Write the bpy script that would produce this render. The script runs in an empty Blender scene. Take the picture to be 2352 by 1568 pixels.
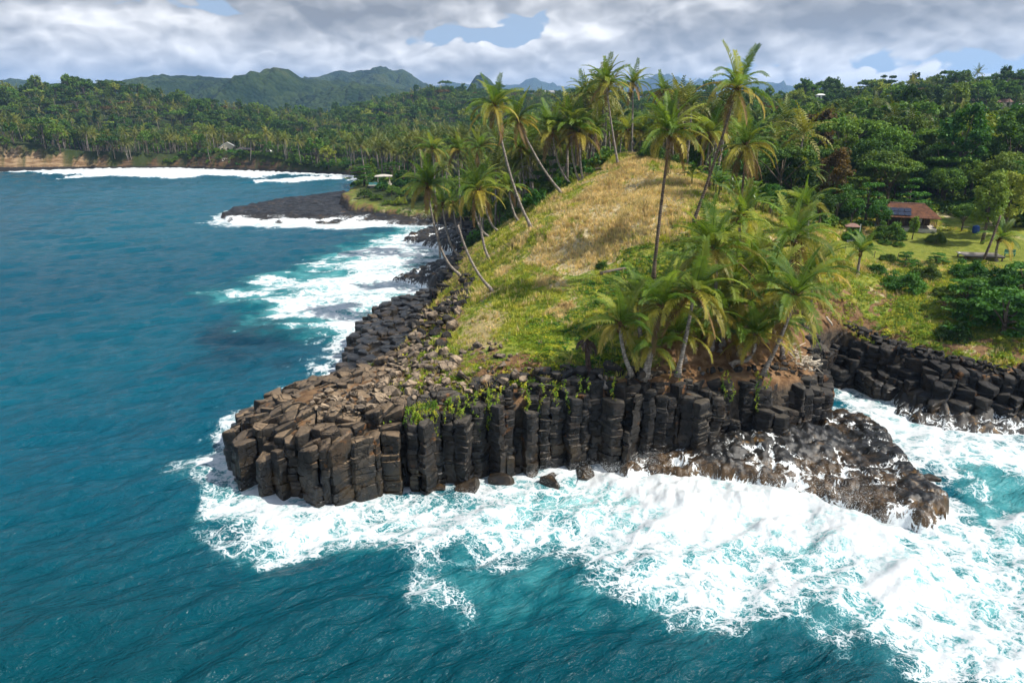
import bpy, bmesh, math, random
import numpy as np
from mathutils import Vector, Matrix, Euler

random.seed(7)
R = math.radians
SC = bpy.context.scene
COL = SC.collection

# ------------------------------------------------------------------ camera
CAM_H = 30.0
PITCH = math.atan(519 / 1568)
cam_d = bpy.data.cameras.new('camera')
cam_d.lens = 24.0
cam_d.sensor_width = 36.0
cam_d.clip_start = 0.5
cam_d.clip_end = 30000.0
cam = bpy.data.objects.new('camera', cam_d)
COL.objects.link(cam)
cam.location = (0, 0, CAM_H)
cam.rotation_euler = (math.pi / 2 - PITCH, 0, 0)
SC.camera = cam

# ------------------------------------------------------------------ sun
SUN_EL, SUN_AZ = R(50), R(103)          # azimuth clockwise from +Y: light comes from the right
sun_d = bpy.data.lights.new('sun', 'SUN')
sun_d.energy = 5.0
sun_d.angle = R(0.6)
sun_d.color = (1.0, 0.94, 0.84)
sun = bpy.data.objects.new('sun', sun_d)
COL.objects.link(sun)
sun_dir = Vector((math.sin(SUN_AZ) * math.cos(SUN_EL), math.cos(SUN_AZ) * math.cos(SUN_EL), math.sin(SUN_EL)))
sun.rotation_euler = (-sun_dir).to_track_quat('-Z', 'Y').to_euler()
sun.location = (60, 0, 200)

# ------------------------------------------------------------------ render settings
SC.view_settings.view_transform = 'Standard'
SC.view_settings.look = 'None'
SC.view_settings.exposure = 0.42
SC.view_settings.gamma = 1.0
SC.render.engine = 'CYCLES'
SC.cycles.use_denoising = True
try:
    SC.cycles.denoiser = 'OPENIMAGEDENOISE'
    SC.cycles.denoising_input_passes = 'RGB_ALBEDO_NORMAL'
    SC.cycles.denoising_prefilter = 'ACCURATE'
except Exception:
    pass
SC.cycles.max_bounces = 6
SC.cycles.diffuse_bounces = 2
SC.cycles.glossy_bounces = 2
SC.cycles.transmission_bounces = 3
SC.cycles.transparent_max_bounces = 6
SC.cycles.volume_bounces = 0
SC.cycles.caustics_reflective = False
SC.cycles.caustics_refractive = False
SC.cycles.sample_clamp_indirect = 4.0
SC.cycles.use_adaptive_sampling = True
SC.cycles.adaptive_threshold = 0.03
SC.cycles.time_limit = 1000


# ------------------------------------------------------------------ node helper
class NT:
    """thin wrapper to write node graphs as expressions"""
    def __init__(self, tree):
        self.t = tree
        self.t.nodes.clear()

    def n(self, typ, **kw):
        nd = self.t.nodes.new(typ)
        for k, v in kw.items():
            setattr(nd, k, v)
        return nd

    def put(self, sock, val):
        if val is None:
            return
        if hasattr(val, 'is_output') or isinstance(val, bpy.types.NodeSocket):
            self.t.links.new(val, sock)
        else:
            try:
                sock.default_value = val
            except Exception:
                if isinstance(val, (int, float)):
                    sock.default_value = (val,) * len(sock.default_value)
                else:
                    sock.default_value = tuple(val) + (1.0,)

    def math(self, op, a, b=None, c=None, clamp=False):
        nd = self.n('ShaderNodeMath', operation=op, use_clamp=clamp)
        self.put(nd.inputs[0], a)
        self.put(nd.inputs[1], b)
        self.put(nd.inputs[2], c)
        return nd.outputs[0]

    def add(self, a, b): return self.math('ADD', a, b)
    def sub(self, a, b): return self.math('SUBTRACT', a, b)
    def mul(self, a, b): return self.math('MULTIPLY', a, b)

    def vec(self, op, a, b=None, scale=None):
        nd = self.n('ShaderNodeVectorMath', operation=op)
        self.put(nd.inputs[0], a)
        self.put(nd.inputs[1], b)
        if scale is not None:
            self.put(nd.inputs['Scale'], scale)
        return nd.outputs[0]

    def xyz(self, v):
        nd = self.n('ShaderNodeSeparateXYZ')
        self.put(nd.inputs[0], v)
        return nd.outputs

    def comb(self, x, y, z):
        nd = self.n('ShaderNodeCombineXYZ')
        self.put(nd.inputs[0], x); self.put(nd.inputs[1], y); self.put(nd.inputs[2], z)
        return nd.outputs[0]

    def ss(self, v, lo, hi, a=0.0, b=1.0):
        nd = self.n('ShaderNodeMapRange', interpolation_type='SMOOTHSTEP')
        self.put(nd.inputs[0], v)
        self.put(nd.inputs[1], lo); self.put(nd.inputs[2], hi)
        self.put(nd.inputs[3], a); self.put(nd.inputs[4], b)
        return nd.outputs[0]

    def lin(self, v, lo, hi, a=0.0, b=1.0):
        nd = self.n('ShaderNodeMapRange')
        self.put(nd.inputs[0], v)
        self.put(nd.inputs[1], lo); self.put(nd.inputs[2], hi)
        self.put(nd.inputs[3], a); self.put(nd.inputs[4], b)
        return nd.outputs[0]

    def mix(self, f, a, b, blend='MIX'):
        nd = self.n('ShaderNodeMix', data_type='RGBA', blend_type=blend)
        self.put(nd.inputs[0], f)
        self.put(nd.inputs[6], a if not isinstance(a, tuple) else a + (1.0,) * (4 - len(a)))
        self.put(nd.inputs[7], b if not isinstance(b, tuple) else b + (1.0,) * (4 - len(b)))
        return nd.outputs[2]

    def noise(self, vec=None, scale=1.0, detail=4.0, rough=0.55, dist=0.0, lac=2.0, col=False):
        nd = self.n('ShaderNodeTexNoise')
        self.put(nd.inputs['Vector'], vec)
        nd.inputs['Scale'].default_value = scale
        nd.inputs['Detail'].default_value = detail
        nd.inputs['Roughness'].default_value = rough
        nd.inputs['Lacunarity'].default_value = lac
        nd.inputs['Distortion'].default_value = dist
        return nd.outputs['Color' if col else 'Fac']

    def voro(self, vec=None, scale=1.0, feature='F1', out='Distance', rnd=1.0):
        nd = self.n('ShaderNodeTexVoronoi', feature=feature)
        self.put(nd.inputs['Vector'], vec)
        nd.inputs['Scale'].default_value = scale
        nd.inputs['Randomness'].default_value = rnd
        return nd.outputs[out]

    def attr(self, name, typ='GEOMETRY', out='Fac'):
        nd = self.n('ShaderNodeAttribute', attribute_name=name, attribute_type=typ)
        return nd.outputs[out]

    def ramp(self, fac, stops, interp='LINEAR'):
        nd = self.n('ShaderNodeValToRGB')
        nd.color_ramp.interpolation = interp
        el = nd.color_ramp.elements
        while len(el) < len(stops):
            el.new(0.5)
        for e, (p, c) in zip(el, stops):
            e.position = p
            e.color = tuple(c) + (1.0,) * (4 - len(c))
        self.put(nd.inputs[0], fac)
        return nd.outputs[0]

    def bump(self, h, strength=0.5, dist=0.1, normal=None):
        nd = self.n('ShaderNodeBump')
        nd.inputs['Strength'].default_value = strength
        nd.inputs['Distance'].default_value = dist
        self.put(nd.inputs['Height'], h)
        self.put(nd.inputs['Normal'], normal)
        return nd.outputs[0]


# ------------------------------------------------------------------ sky
world = bpy.data.worlds.new('World')
SC.world = world
world.use_nodes = True
w = NT(world.node_tree)
tc = w.n('ShaderNodeTexCoord')
D = w.vec('NORMALIZE', tc.outputs['Generated'])
dx, dy, dz = w.xyz(D)
sky = w.n('ShaderNodeTexSky', sky_type='NISHITA')
sky.sun_disc = False
sky.sun_elevation = SUN_EL
sky.sun_rotation = SUN_AZ
sky.altitude = 20.0
sky.air_density = 1.2
sky.dust_density = 0.2
sky.ozone_density = 1.0
SKY_STRENGTH = 0.10
az = w.math('ARCTAN2', dx, dy)
el = w.math('ARCSINE', dz)


def px_ae(px, py):
    """azimuth / elevation of a direction"""
    a = (px - 1176) / 1568; b = (784 - py) / 1568
    c, s = math.cos(PITCH), math.sin(PITCH)
    v = Vector((a, c + b * s, -s + b * c)).normalized()
    return math.atan2(v.x, v.y), math.asin(v.z)


def blob(px, py, rx, ry, amp, slope=0.0):
    """soft elliptic bank of cloud (amp>0) or gap (amp<0), sized in degrees"""
    a0, e0 = px_ae(px, py)
    u = w.mul(w.sub(az, a0), 1 / R(rx))
    v = w.mul(w.sub(w.sub(el, e0), w.mul(w.sub(az, a0), slope)), 1 / R(ry))
    r2 = w.add(w.mul(u, u), w.mul(v, v))
    return w.mul(w.math('POWER', 2.718, w.mul(r2, -1.0)), amp)


def total(lst):
    t = lst[0]
    for k in lst[1:]:
        t = w.add(t, k)
    return t


def cloudspace(dz_off):
    """directions mapped so that clouds flatten and crowd together towards the horizon"""
    e2 = w.add(el, dz_off)
    return w.comb(w.mul(az, 1.0), w.mul(e2, 1.9), w.mul(dy, 0.15))


CP0 = cloudspace(0.0)
warp = w.vec('SCALE', w.vec('SUBTRACT', w.noise(CP0, 9.0, 3, 0.55, col=True), (0.5, 0.5, 0.5)), None, 0.075)


def dens(P):
    a = w.noise(P, 5.2, 7, 0.56)
    b = w.voro(P, 17.0, 'F1')
    c = w.voro(P, 41.0, 'F1')
    return w.sub(w.sub(w.add(w.mul(a, 0.85), 0.26), w.mul(b, 0.27)), w.mul(c, 0.15))


n1 = dens(w.vec('ADD', CP0, warp))
n2 = dens(w.vec('ADD', w.vec('ADD', CP0, (0.008, 0.024, 0.0)), warp))
# where the banks and the gaps of this day's sky lie
place = total([
    blob(1160, 62, 5.0, 1.5, -0.30), blob(1235, 90, 2.6, 0.9, -0.12), blob(2150, 150, 11, 1.3, -0.17, 0.02), blob(1000, 85, 1.6, 0.7, -0.06),
    blob(1350, 105, 3.0, 1.2, 0.34), blob(1455, 92, 1.2, 0.7, 0.14), blob(1240, 104, 1.2, 0.55, 0.13),
    blob(300, 80, 17, 3.2, 0.16), blob(900, 25, 8, 1.5, 0.14), blob(2000, 35, 15, 2.0, 0.26), blob(980, 140, 9, 1.2, 0.18), blob(1600, 100, 5, 1.8, 0.16),
    blob(560, 175, 22, 1.3, 0.24), blob(1300, 165, 9, 0.8, 0.12), blob(1870, 178, 1.7, 0.55, 0.15), blob(1960, 172, 1.1, 0.45, 0.12), blob(2070, 174, 2.0, 0.4, 0.12)])
high = w.ss(el, R(11), R(26))                 # broken cloud overhead, banks towards the horizon
dd = w.sub(w.add(n1, place), w.mul(high, 0.15))
cover = w.ss(dd, 0.385, 0.445)
lit = w.mul(w.sub(n1, n2), 2.0)
shade = total([blob(640, 5, 17, 1.6, -0.36), blob(2050, 30, 14, 2.0, -0.40), blob(900, 40, 6, 1.3, -0.16),
               blob(330, 100, 9, 1.8, 0.20, -0.05), blob(110, 45, 4, 0.8, 0.22, -0.20), blob(1350, 80, 3.3, 0.8, 0.34),
               blob(1455, 88, 1.2, 0.7, 0.26), blob(1235, 100, 1.3, 0.6, 0.26), blob(1000, 115, 5, 1.2, 0.15),
               blob(150, 168, 14, 0.9, -0.10), blob(1000, 160, 12, 0.8, 0.16), blob(1960, 174, 6, 0.6, 0.30)])
soft = w.mul(w.sub(w.noise(CP0, 7.0, 5, 0.58), 0.5), 0.75)
br = w.math('ADD', w.add(w.add(lit, shade), w.mul(w.sub(0.62, dd), 0.55)), w.add(soft, 0.53), clamp=True)
ccol = w.ramp(br, [(0.0, (0.235, 0.232, 0.228)), (0.30, (0.37, 0.364, 0.356)), (0.58, (0.58, 0.57, 0.555)), (0.80, (0.82, 0.80, 0.775)), (1.0, (1.06, 1.03, 0.985))])
w.put(sky.inputs[0], w.vec('NORMALIZE', w.comb(dx, dy, w.add(w.mul(w.math('ABSOLUTE', dz), 0.85), 0.20))))
clear = w.mix(0.30, w.vec('SCALE', sky.outputs[0], None, SKY_STRENGTH), (0.62, 0.68, 0.74))    # thin high veil
allsky = w.mix(cover, clear, ccol)
bg = w.n('ShaderNodeBackground')
w.put(bg.inputs['Color'], allsky)
bg.inputs['Strength'].default_value = 1.0
wo = w.n('ShaderNodeOutputWorld')
w.t.links.new(bg.outputs[0], wo.inputs['Surface'])
world.cycles.sampling_method = 'NONE'

# ------------------------------------------------------------------ geometry helpers
def ray(px, py):
    a = (px - 1176) / 1568; b = (784 - py) / 1568
    c, s = math.cos(PITCH), math.sin(PITCH)
    return np.array([a, c + b * s, -s + b * c])


def Wz(px, py, z=0.0):
    d = ray(px, py)
    t = (z - CAM_H) / d[2]
    return np.array([d[0] * t, d[1] * t, z])


def Wy(px, py, Y):
    d = ray(px, py)
    t = Y / d[1]
    return np.array([d[0] * t, Y, CAM_H + d[2] * t])


_rs = np.random.RandomState(11)
_perm = np.concatenate([_rs.permutation(256)] * 3)
_g2 = np.array([(math.cos(a), math.sin(a)) for a in np.linspace(0, 2 * math.pi, 16, endpoint=False)])


def pn(x, y, seed=0):
    """2-D gradient noise, about -0.7..0.7"""
    x = np.asarray(x, float) + seed * 17.31; y = np.asarray(y, float) + seed * 9.17
    xi = np.floor(x).astype(int); yi = np.floor(y).astype(int)
    xf = x - xi; yf = y - yi
    xi &= 255; yi &= 255
    u = xf * xf * xf * (xf * (xf * 6 - 15) + 10); v = yf * yf * yf * (yf * (yf * 6 - 15) + 10)

    def g(ix, iy, fx, fy):
        h = _perm[_perm[ix & 255] + (iy & 255)] & 15
        return _g2[h, 0] * fx + _g2[h, 1] * fy
    a = g(xi, yi, xf, yf); b = g(xi + 1, yi, xf - 1, yf)
    c = g(xi, yi + 1, xf, yf - 1); d = g(xi + 1, yi + 1, xf - 1, yf - 1)
    return (a + u * (b - a)) + v * ((c + u * (d - c)) - (a + u * (b - a)))


def fbm(x, y, sc=1.0, oct=4, gain=0.5, seed=0):
    t = 0; amp = 1.0; f = sc
    for k in range(oct):
        t = t + amp * pn(np.asarray(x) * f, np.asarray(y) * f, seed + k * 3)
        amp *= gain; f *= 2.03
    return t


def sst(v, a, b):
    t = np.clip((np.asarray(v, float) - a) / (b - a), 0, 1)
    return t * t * (3 - 2 * t)


def sdist(poly, x, y):
    """signed distance to a polygon, positive inside"""
    x = np.asarray(x, float); y = np.asarray(y, float)
    P = np.array(poly, float)
    best = np.full(x.shape, 1e18)
    ins = np.zeros(x.shape, bool)
    n = len(P)
    for i in range(n):
        ax, ay = P[i]; bx, by = P[(i + 1) % n]
        ex, ey = bx - ax, by - ay
        t = np.clip(((x - ax) * ex + (y - ay) * ey) / (ex * ex + ey * ey + 1e-12), 0, 1)
        qx = x - ax - t * ex; qy = y - ay - t * ey
        np.minimum(best, qx * qx + qy * qy, out=best)
        if ay != by:
            cr = ((ay > y) != (by > y)) & (x < (bx - ax) * (y - ay) / (by - ay) + ax)
            ins ^= cr
    d = np.sqrt(best)
    return np.where(ins, d, -d)


def obj(name, me, mat=None, parent=None, loc=None, rot=None, scale=None, label=None, cat=None, group=None, kind=None):
    o = bpy.data.objects.new(name, me)
    COL.objects.link(o)
    if mat is not None and me is not None and len(me.materials) == 0:
        me.materials.append(mat)
    if parent is not None:
        o.parent = parent
    if loc is not None: o.location = loc
    if rot is not None: o.rotation_euler = rot
    if scale is not None: o.scale = scale if hasattr(scale, '__len__') else (scale,) * 3
    if label: o['label'] = label
    if cat: o['category'] = cat
    if group: o['group'] = group
    if kind: o['kind'] = kind
    return o


def empty(name, loc=(0, 0, 0), rot=None, scale=None, **kw):
    o = obj(name, None, None, None, loc, rot, scale, **kw)
    o.empty_display_size = 0.3
    return o


def mesh_np(name, V, F, smooth=True, attrs=None, mat=None):
    """V (n,3), F (m,k) all faces of one size, or list of lists"""
    me = bpy.data.meshes.new(name)
    V = np.asarray(V, np.float32)
    if isinstance(F, np.ndarray):
        m, k = F.shape
        me.vertices.add(len(V)); me.vertices.foreach_set('co', V.ravel())
        me.loops.add(m * k); me.loops.foreach_set('vertex_index', F.astype(np.int32).ravel())
        me.polygons.add(m); me.polygons.foreach_set('loop_start', np.arange(0, m * k, k, dtype=np.int32))
        me.update(calc_edges=True)
    else:
        me.from_pydata([tuple(v) for v in V], [], F)
        me.update()
    if smooth and len(me.polygons):
        me.polygons.foreach_set('use_smooth', np.ones(len(me.polygons), bool))
    if attrs:
        for k, v in attrs.items():
            v = np.asarray(v, np.float32)
            if v.ndim == 1:
                a = me.attributes.new(k, 'FLOAT', 'POINT'); a.data.foreach_set('value', v)
            else:
                a = me.attributes.new(k, 'FLOAT_COLOR', 'POINT')
                if v.shape[1] == 3:
                    v = np.concatenate([v, np.ones((len(v), 1), np.float32)], 1)
                a.data.foreach_set('color', v.ravel())
    if mat is not None:
        me.materials.append(mat)
    return me


def grid_faces(nx, ny, keep=None):
    i = np.arange(nx - 1)[None, :]; j = np.arange(ny - 1)[:, None]
    a = j * nx + i
    F = np.stack([a, a + 1, a + nx + 1, a + nx], -1).reshape(-1, 4)
    if keep is not None:
        F = F[keep[F].any(1)]
    return F


def compact(V, F, *arrs):
    used = np.zeros(len(V), bool); used[F.ravel()] = True
    idx = np.cumsum(used) - 1
    return V[used], idx[F], [a[used] for a in arrs]


class MB:
    """collects boxes / bars / tubes into one mesh"""
    def __init__(self):
        self.v = []; self.f = []

    def add(self, V, F):
        b = len(self.v)
        self.v += [tuple(p) for p in V]
        self.f += [tuple(i + b for i in q) for q in F]

    def box(self, x0, x1, y0, y1, z0, z1, M=None):
        V = [Vector(p) for p in ((x0, y0, z0), (x1, y0, z0), (x1, y1, z0), (x0, y1, z0), (x0, y0, z1), (x1, y0, z1), (x1, y1, z1), (x0, y1, z1))]
        if M is not None: V = [M @ p for p in V]
        self.add(V, [(0, 3, 2, 1), (4, 5, 6, 7), (0, 1, 5, 4), (1, 2, 6, 5), (2, 3, 7, 6), (3, 0, 4, 7)])
        return self

    def tube(self, pts, rads, n=6, cap=True):
        pts = [Vector(p) for p in pts]
        V = []; F = []
        ref = Vector((0, 0, 1))
        for i, p in enumerate(pts):
            t = (pts[min(i + 1, len(pts) - 1)] - pts[max(i - 1, 0)])
            if t.length < 1e-9: t = Vector((0, 0, 1))
            t.normalize()
            r0 = Vector((1, 0, 0)) if abs(t.z) > 0.9 else ref
            a = t.cross(r0).normalized(); b = t.cross(a)
            for k in range(n):
                q = 2 * math.pi * k / n
                V.append(p + (a * math.cos(q) + b * math.sin(q)) * rads[i])
        m = len(pts)
        for i in range(m - 1):
            for k in range(n):
                k2 = (k + 1) % n
                F.append((i * n + k, i * n + k2, (i + 1) * n + k2, (i + 1) * n + k))
        if cap:
            F.append(tuple(range(n - 1, -1, -1))); F.append(tuple((m - 1) * n + k for k in range(n)))
        self.add(V, F)
        return self

    def mesh(self, name, mat=None, smooth=False):
        me = bpy.data.meshes.new(name)
        me.from_pydata(self.v, [], self.f)
        me.update()
        if smooth:
            me.polygons.foreach_set('use_smooth', np.ones(len(me.polygons), bool))
        if mat is not None: me.materials.append(mat)
        return me

    def build(self, name, mat, parent=None, smooth=False, **kw):
        return obj(name, self.mesh(name, mat, smooth), None, parent, **kw)


# ------------------------------------------------------------------ material helpers
def new_mat(name):
    m = bpy.data.materials.new(name)
    m.use_nodes = True
    t = NT(m.node_tree)
    out = t.n('ShaderNodeOutputMaterial')
    p = t.n('ShaderNodeBsdfPrincipled')
    t.t.links.new(p.outputs[0], out.inputs['Surface'])
    return m, t, p, out


def setp(t, p, col=None, rough=None, spec=None, normal=None, **kw):
    if col is not None: t.put(p.inputs['Base Color'], col if not isinstance(col, tuple) else col + (1.0,) * (4 - len(col)))
    if rough is not None: t.put(p.inputs['Roughness'], rough)
    if spec is not None: t.put(p.inputs['Specular IOR Level'], spec)
    if normal is not None: t.put(p.inputs['Normal'], normal)
    for k, v in kw.items(): t.put(p.inputs[k], v)


def simple(name, col, rough=0.7, var=0.25, scale=3.0, spec=0.3):
    m, t, p, o = new_mat(name)
    tcn = t.n('ShaderNodeTexCoord')
    nz = t.noise(tcn.outputs['Object'], scale, 5, 0.6)
    c = t.mix(t.lin(nz, 0.3, 0.7, 0, 1), tuple(x * (1 - var) for x in col), tuple(min(1, x * (1 + var)) for x in col))
    setp(t, p, c, rough, spec, t.bump(nz, 0.3, 0.03))
    return m

# ------------------------------------------------------------------ shape of the land
LAND = [(160, 30), (100, 46), (72, 56), (58, 62.5), (50, 65), (45, 66.5), (43.6, 70.5), (38.5, 76), (35, 74.5), (33, 68), (31.5, 63), (28, 59), (24, 57.3),
        (20, 56.8), (15, 55.5), (9, 54.8), (3, 54.3), (-3, 52.9), (-7.2, 51.2), (-10.8, 50.2), (-14.6, 48.6), (-19.4, 50.2), (-23, 52.5), (-25.3, 57),
        (-26.6, 61), (-25, 64), (-21, 67), (-16, 67.5), (-14.4, 70), (-13.0, 79), (-13.6, 91), (-13, 100), (-12.2, 110), (-11.5, 118), (-11, 130),
        (-11, 145), (-10, 160), (-12, 180), (-20, 197), (-40, 205), (-53, 214), (-60, 232), (-61, 262), (-60, 300), (-66, 330), (-85, 366), (-130, 388),
        (-199, 417), (-297, 411), (-430, 405), (-800, 380), (-2500, 300), (-12000, 300), (-12000, 12000), (12000, 12000), (12000, -600), (600, -60)]

_near = []
for px, py, z in [(560, 985, 4.6), (640, 955, 5.6), (760, 985, 6.0), (700, 920, 5.6), (850, 955, 6.8), (800, 900, 6.0), (1060, 915, 7.4), (1300, 905, 7.4), (1500, 922, 6.6), (1700, 920, 6.0),
                  (1850, 886, 5.9), (1888, 820, 5.9), (1150, 850, 8.3), (1250, 780, 9.4), (1060, 800, 7.6), (960, 850, 7), (900, 890, 6.6), (880, 870, 6.2),
                  (950, 770, 6.3), (1000, 720, 6.4), (1040, 690, 6.4), (1070, 640, 6.8), (1130, 670, 9), (1350, 700, 10.6), (1350, 560, 13.6), (1222, 525, 14.6),
                  (1290, 447, 17.2), (1430, 352, 23.2), (1500, 640, 12), (1590, 515, 17.1), (1500, 400, 20.7), (1640, 450, 19.0), (1500, 500, 17), (1400, 450, 18),
                  (1650, 796, 9.3), (1750, 836, 8.2), (1550, 880, 7.9), (1450, 880, 8.0), (1700, 700, 11), (1900, 700, 8.8), (1850, 620, 12), (1950, 592, 10.2), (1800, 560, 14.5), (2000, 560, 10.4), (2100, 560, 10.3),
                  (2300, 590, 9.8), (2352, 630, 9.6), (2100, 537, 10.8), (2200, 700, 8), (2050, 700, 7.8), (2300, 780, 6.2), (1930, 775, 5.4), (2050, 800, 5.0), (2200, 850, 4.9), (2330, 860, 4.6)]:
    _near.append(Wz(px, py, z))
_near += [np.array(p, float) for p in [(-9, 135, 4.5), (-7, 150, 5), (-5, 165, 5), (-14, 190, 3.2), (-30, 208, 3.2), (-48, 222, 4.2), (-47, 245, 6.3), (-55, 250, 5), (-58, 285, 4.5), (-30, 250, 8),
                                       (3, 145, 9), (4, 160, 9), (0, 200, 8), (12, 185, 13), (24, 150, 22.0), (27, 165, 20), (30, 190, 16), (40, 120, 17), (42, 145, 14.5), (50, 170, 14),
                                       (75, 130, 11.5), (62, 122, 11.3), (95, 120, 12), (95, 95, 9), (75, 75, 6), (100, 70, 6), (60, 150, 12.5), (110, 150, 14),
                                       (80, 180, 16), (130, 180, 19), (0, 240, 10), (40, 240, 15), (90, 240, 20), (140, 240, 26)]]
_near = np.array(_near)

_far = []
for px, py, Y, th in [(0, 200, 640, 11), (110, 205, 640, 11), (220, 184, 680, 12), (330, 215, 740, 12), (420, 228, 740, 12), (500, 240, 720, 12), (600, 254, 700, 12), (700, 266, 680, 12), (770, 268, 720, 12),
                      (830, 238, 900, 12), (900, 222, 950, 12), (1000, 205, 1000, 12), (1060, 206, 1000, 12), (1150, 224, 950, 12), (1250, 218, 900, 12), (1400, 225, 800, 12), (1550, 225, 700, 12),
                      (1700, 217, 600, 13), (1800, 207, 520, 13), (1900, 197, 480, 13), (2000, 190, 460, 13), (2150, 184, 430, 13), (2300, 180, 400, 13), (2352, 172, 380, 13), (2800, 165, 380, 13),
                      (2350, 300, 250, 10), (2200, 315, 240, 10), (2000, 330, 230, 10), (1850, 335, 225, 10), (2700, 300, 240, 10), (-300, 190, 600, 11),
                      (0, 310, 470, 12), (300, 320, 470, 12), (600, 320, 470, 12), (900, 310, 430, 12), (1000, 300, 520, 12), (1200, 290, 520, 12), (800, 350, 400, 12), (1400, 285, 450, 12), (1650, 280, 380, 12)]:
    p = Wy(px, py, Y); p[2] -= th; _far.append(p)
    if Y > 600 or py < 225:
        q = p.copy(); q[:2] *= 1.35; q[2] = max(5, q[2] - 26); _far.append(q)
        q = p.copy(); q[:2] *= 2.2; q[2] = 8; _far.append(q)
_far += [np.array(p, float) for p in [(-85, 385, 7), (-130, 405, 7), (-199, 435, 8), (-297, 430, 12), (-430, 425, 12), (-60, 330, 5), (-40, 380, 9), (-320, 450, 14), (0, 260, 11), (60, 260, 16), (120, 240, 24), (-700, 420, 12), (180, 120, 14), (300, 100, 20), (250, 200, 30), (0, 330, 12)]]
_far = np.array(_far)


def tps_fit(P, lam):
    sc = 1 / 100.0
    X = P[:, :2] * sc
    d2 = ((X[:, None] - X[None]) ** 2).sum(-1)
    K = 0.5 * d2 * np.log(d2 + 1e-9) + lam * np.eye(len(P))
    Q = np.concatenate([np.ones((len(P), 1)), X], 1)
    A = np.block([[K, Q], [Q.T, np.zeros((3, 3))]])
    c = np.linalg.solve(A, np.concatenate([P[:, 2], np.zeros(3)]))
    return X, c, sc


_tn = tps_fit(_near, 0.0015)
_tf = tps_fit(_far, 0.05)


def tps(T, x, y):
    X, c, sc = T
    x = np.asarray(x, float) * sc; y = np.asarray(y, float) * sc
    out = c[-3] + c[-2] * x + c[-1] * y
    for i in range(len(X)):
        d2 = (x - X[i, 0]) ** 2 + (y - X[i, 1]) ** 2
        out = out + c[i] * 0.5 * d2 * np.log(d2 + 1e-9)
    return out


def hill(x, y):
    """the land surface away from its edges"""
    x = np.asarray(x, float); y = np.asarray(y, float)
    r = np.hypot(x - 25, y)
    k = sst(r, 190, 285)
    a = np.where(k < 1, tps(_tn, x, y), 0.0)
    b = np.where(k > 0, np.clip(tps(_tf, x, y), 2.5, 90), 0.0)
    a = np.where(k < 1, np.clip(a, 2.5, 30), 0.0)
    h = a * (1 - k) + b * k
    return h + fbm(x, y, 0.09, 3, 0.5, 2) * 0.55 + fbm(x, y, 0.011, 3, 0.5, 5) * 5.0 * sst(r, 240, 500)


def ground(x, y, d=None):
    """terrain height: land surface cut off at the coast"""
    x = np.asarray(x, float); y = np.asarray(y, float)
    if d is None:
        d = sdist(LAND, x, y)
    wd = 1.3 + 2.0 * sst(y, 115, 140) + 5 * sst(y, 300, 380) - 2.5 * sst(-x, 210, 240) * sst(y, 300, 380)
    wd = wd * (1 + 0.5 * fbm(x, y, 0.12, 2, 0.5, 9))
    t = sst(d, -0.2, 1.0 * wd)
    h = hill(x, y)
    return -3.5 + (h + 3.5) * t


def gz(x, y):
    return float(ground(np.array([x]), np.array([y]))[0])



# coarse look-up of the ground for quick sight tests
_ga = (np.arange(-110, 190.1, 1.0), np.arange(0, 330.1, 1.0))
_gb = (np.arange(-1800, 1800.1, 9.0), np.arange(0, 1800.1, 9.0))


def _tab(g):
    X, Y = np.meshgrid(*g)
    return ground(X.ravel(), Y.ravel()).reshape(X.shape)


_ta, _tb = _tab(_ga), _tab(_gb)


def _look(g, T, x, y):
    st = g[0][1] - g[0][0]
    fx = np.clip((x - g[0][0]) / st, 0, len(g[0]) - 1.001); fy = np.clip((y - g[1][0]) / st, 0, len(g[1]) - 1.001)
    i = fx.astype(int); j = fy.astype(int); fx = fx - i; fy = fy - j
    return (T[j, i] * (1 - fx) + T[j, i + 1] * fx) * (1 - fy) + (T[j + 1, i] * (1 - fx) + T[j + 1, i + 1] * fx) * fy


def gfast(x, y):
    near = (x > -109) & (x < 189) & (y < 329)
    return np.where(near, _look(_ga, _ta, x, y), _look(_gb, _tb, x, y))


def hit(px, py):
    """where the line of sight through a picture point meets the ground"""
    d = ray(px, py)
    Y = np.concatenate([np.arange(30.0, 320, 0.2), np.arange(320, 1500, 2.0)])
    t = Y / d[1]
    X = d[0] * t; Z = CAM_H + d[2] * t
    k = np.argmax(Z < np.maximum(gfast(X, Y), 0))
    if k == 0: k = len(Y) - 1
    return np.array([X[k], Y[k], max(gz(X[k], Y[k]), 0)])

# ------------------------------------------------------------------ ground cover zones
def hpoly(pts):
    return [tuple(hit(px, py)[:2]) for px, py in pts]


Z_DRY = hpoly([(1180, 615), (1215, 560), (1240, 522), (1300, 452), (1400, 385), (1440, 362), (1560, 398), (1620, 450), (1640, 500), (1600, 560), (1500, 590), (1420, 605), (1330, 650), (1240, 655)])
Z_DRY2 = hpoly([(1250, 690), (1330, 680), (1350, 720), (1290, 745), (1240, 730)])
Z_OLIVE = hpoly([(1560, 420), (1640, 450), (1690, 500), (1640, 560), (1590, 560), (1560, 500)])
Z_SAND = hpoly([(1030, 775), (1050, 730), (1090, 700), (1170, 690), (1190, 730), (1150, 775), (1100, 800), (1050, 805)])
Z_BRIGHT = hpoly([(1160, 780), (1190, 735), (1240, 715), (1280, 740), (1290, 790), (1250, 830), (1180, 810)])
Z_LUSH = hpoly([(1290, 800), (1340, 690), (1330, 640), (1420, 610), (1480, 560), (1560, 540), (1600, 600), (1560, 680), (1480, 720), (1400, 780), (1350, 840), (1300, 850)])
Z_SOIL = hpoly([(1540, 860), (1590, 800), (1680, 775), (1780, 770), (1870, 790), (1888, 830), (1850, 880), (1700, 895), (1560, 900)])
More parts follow.
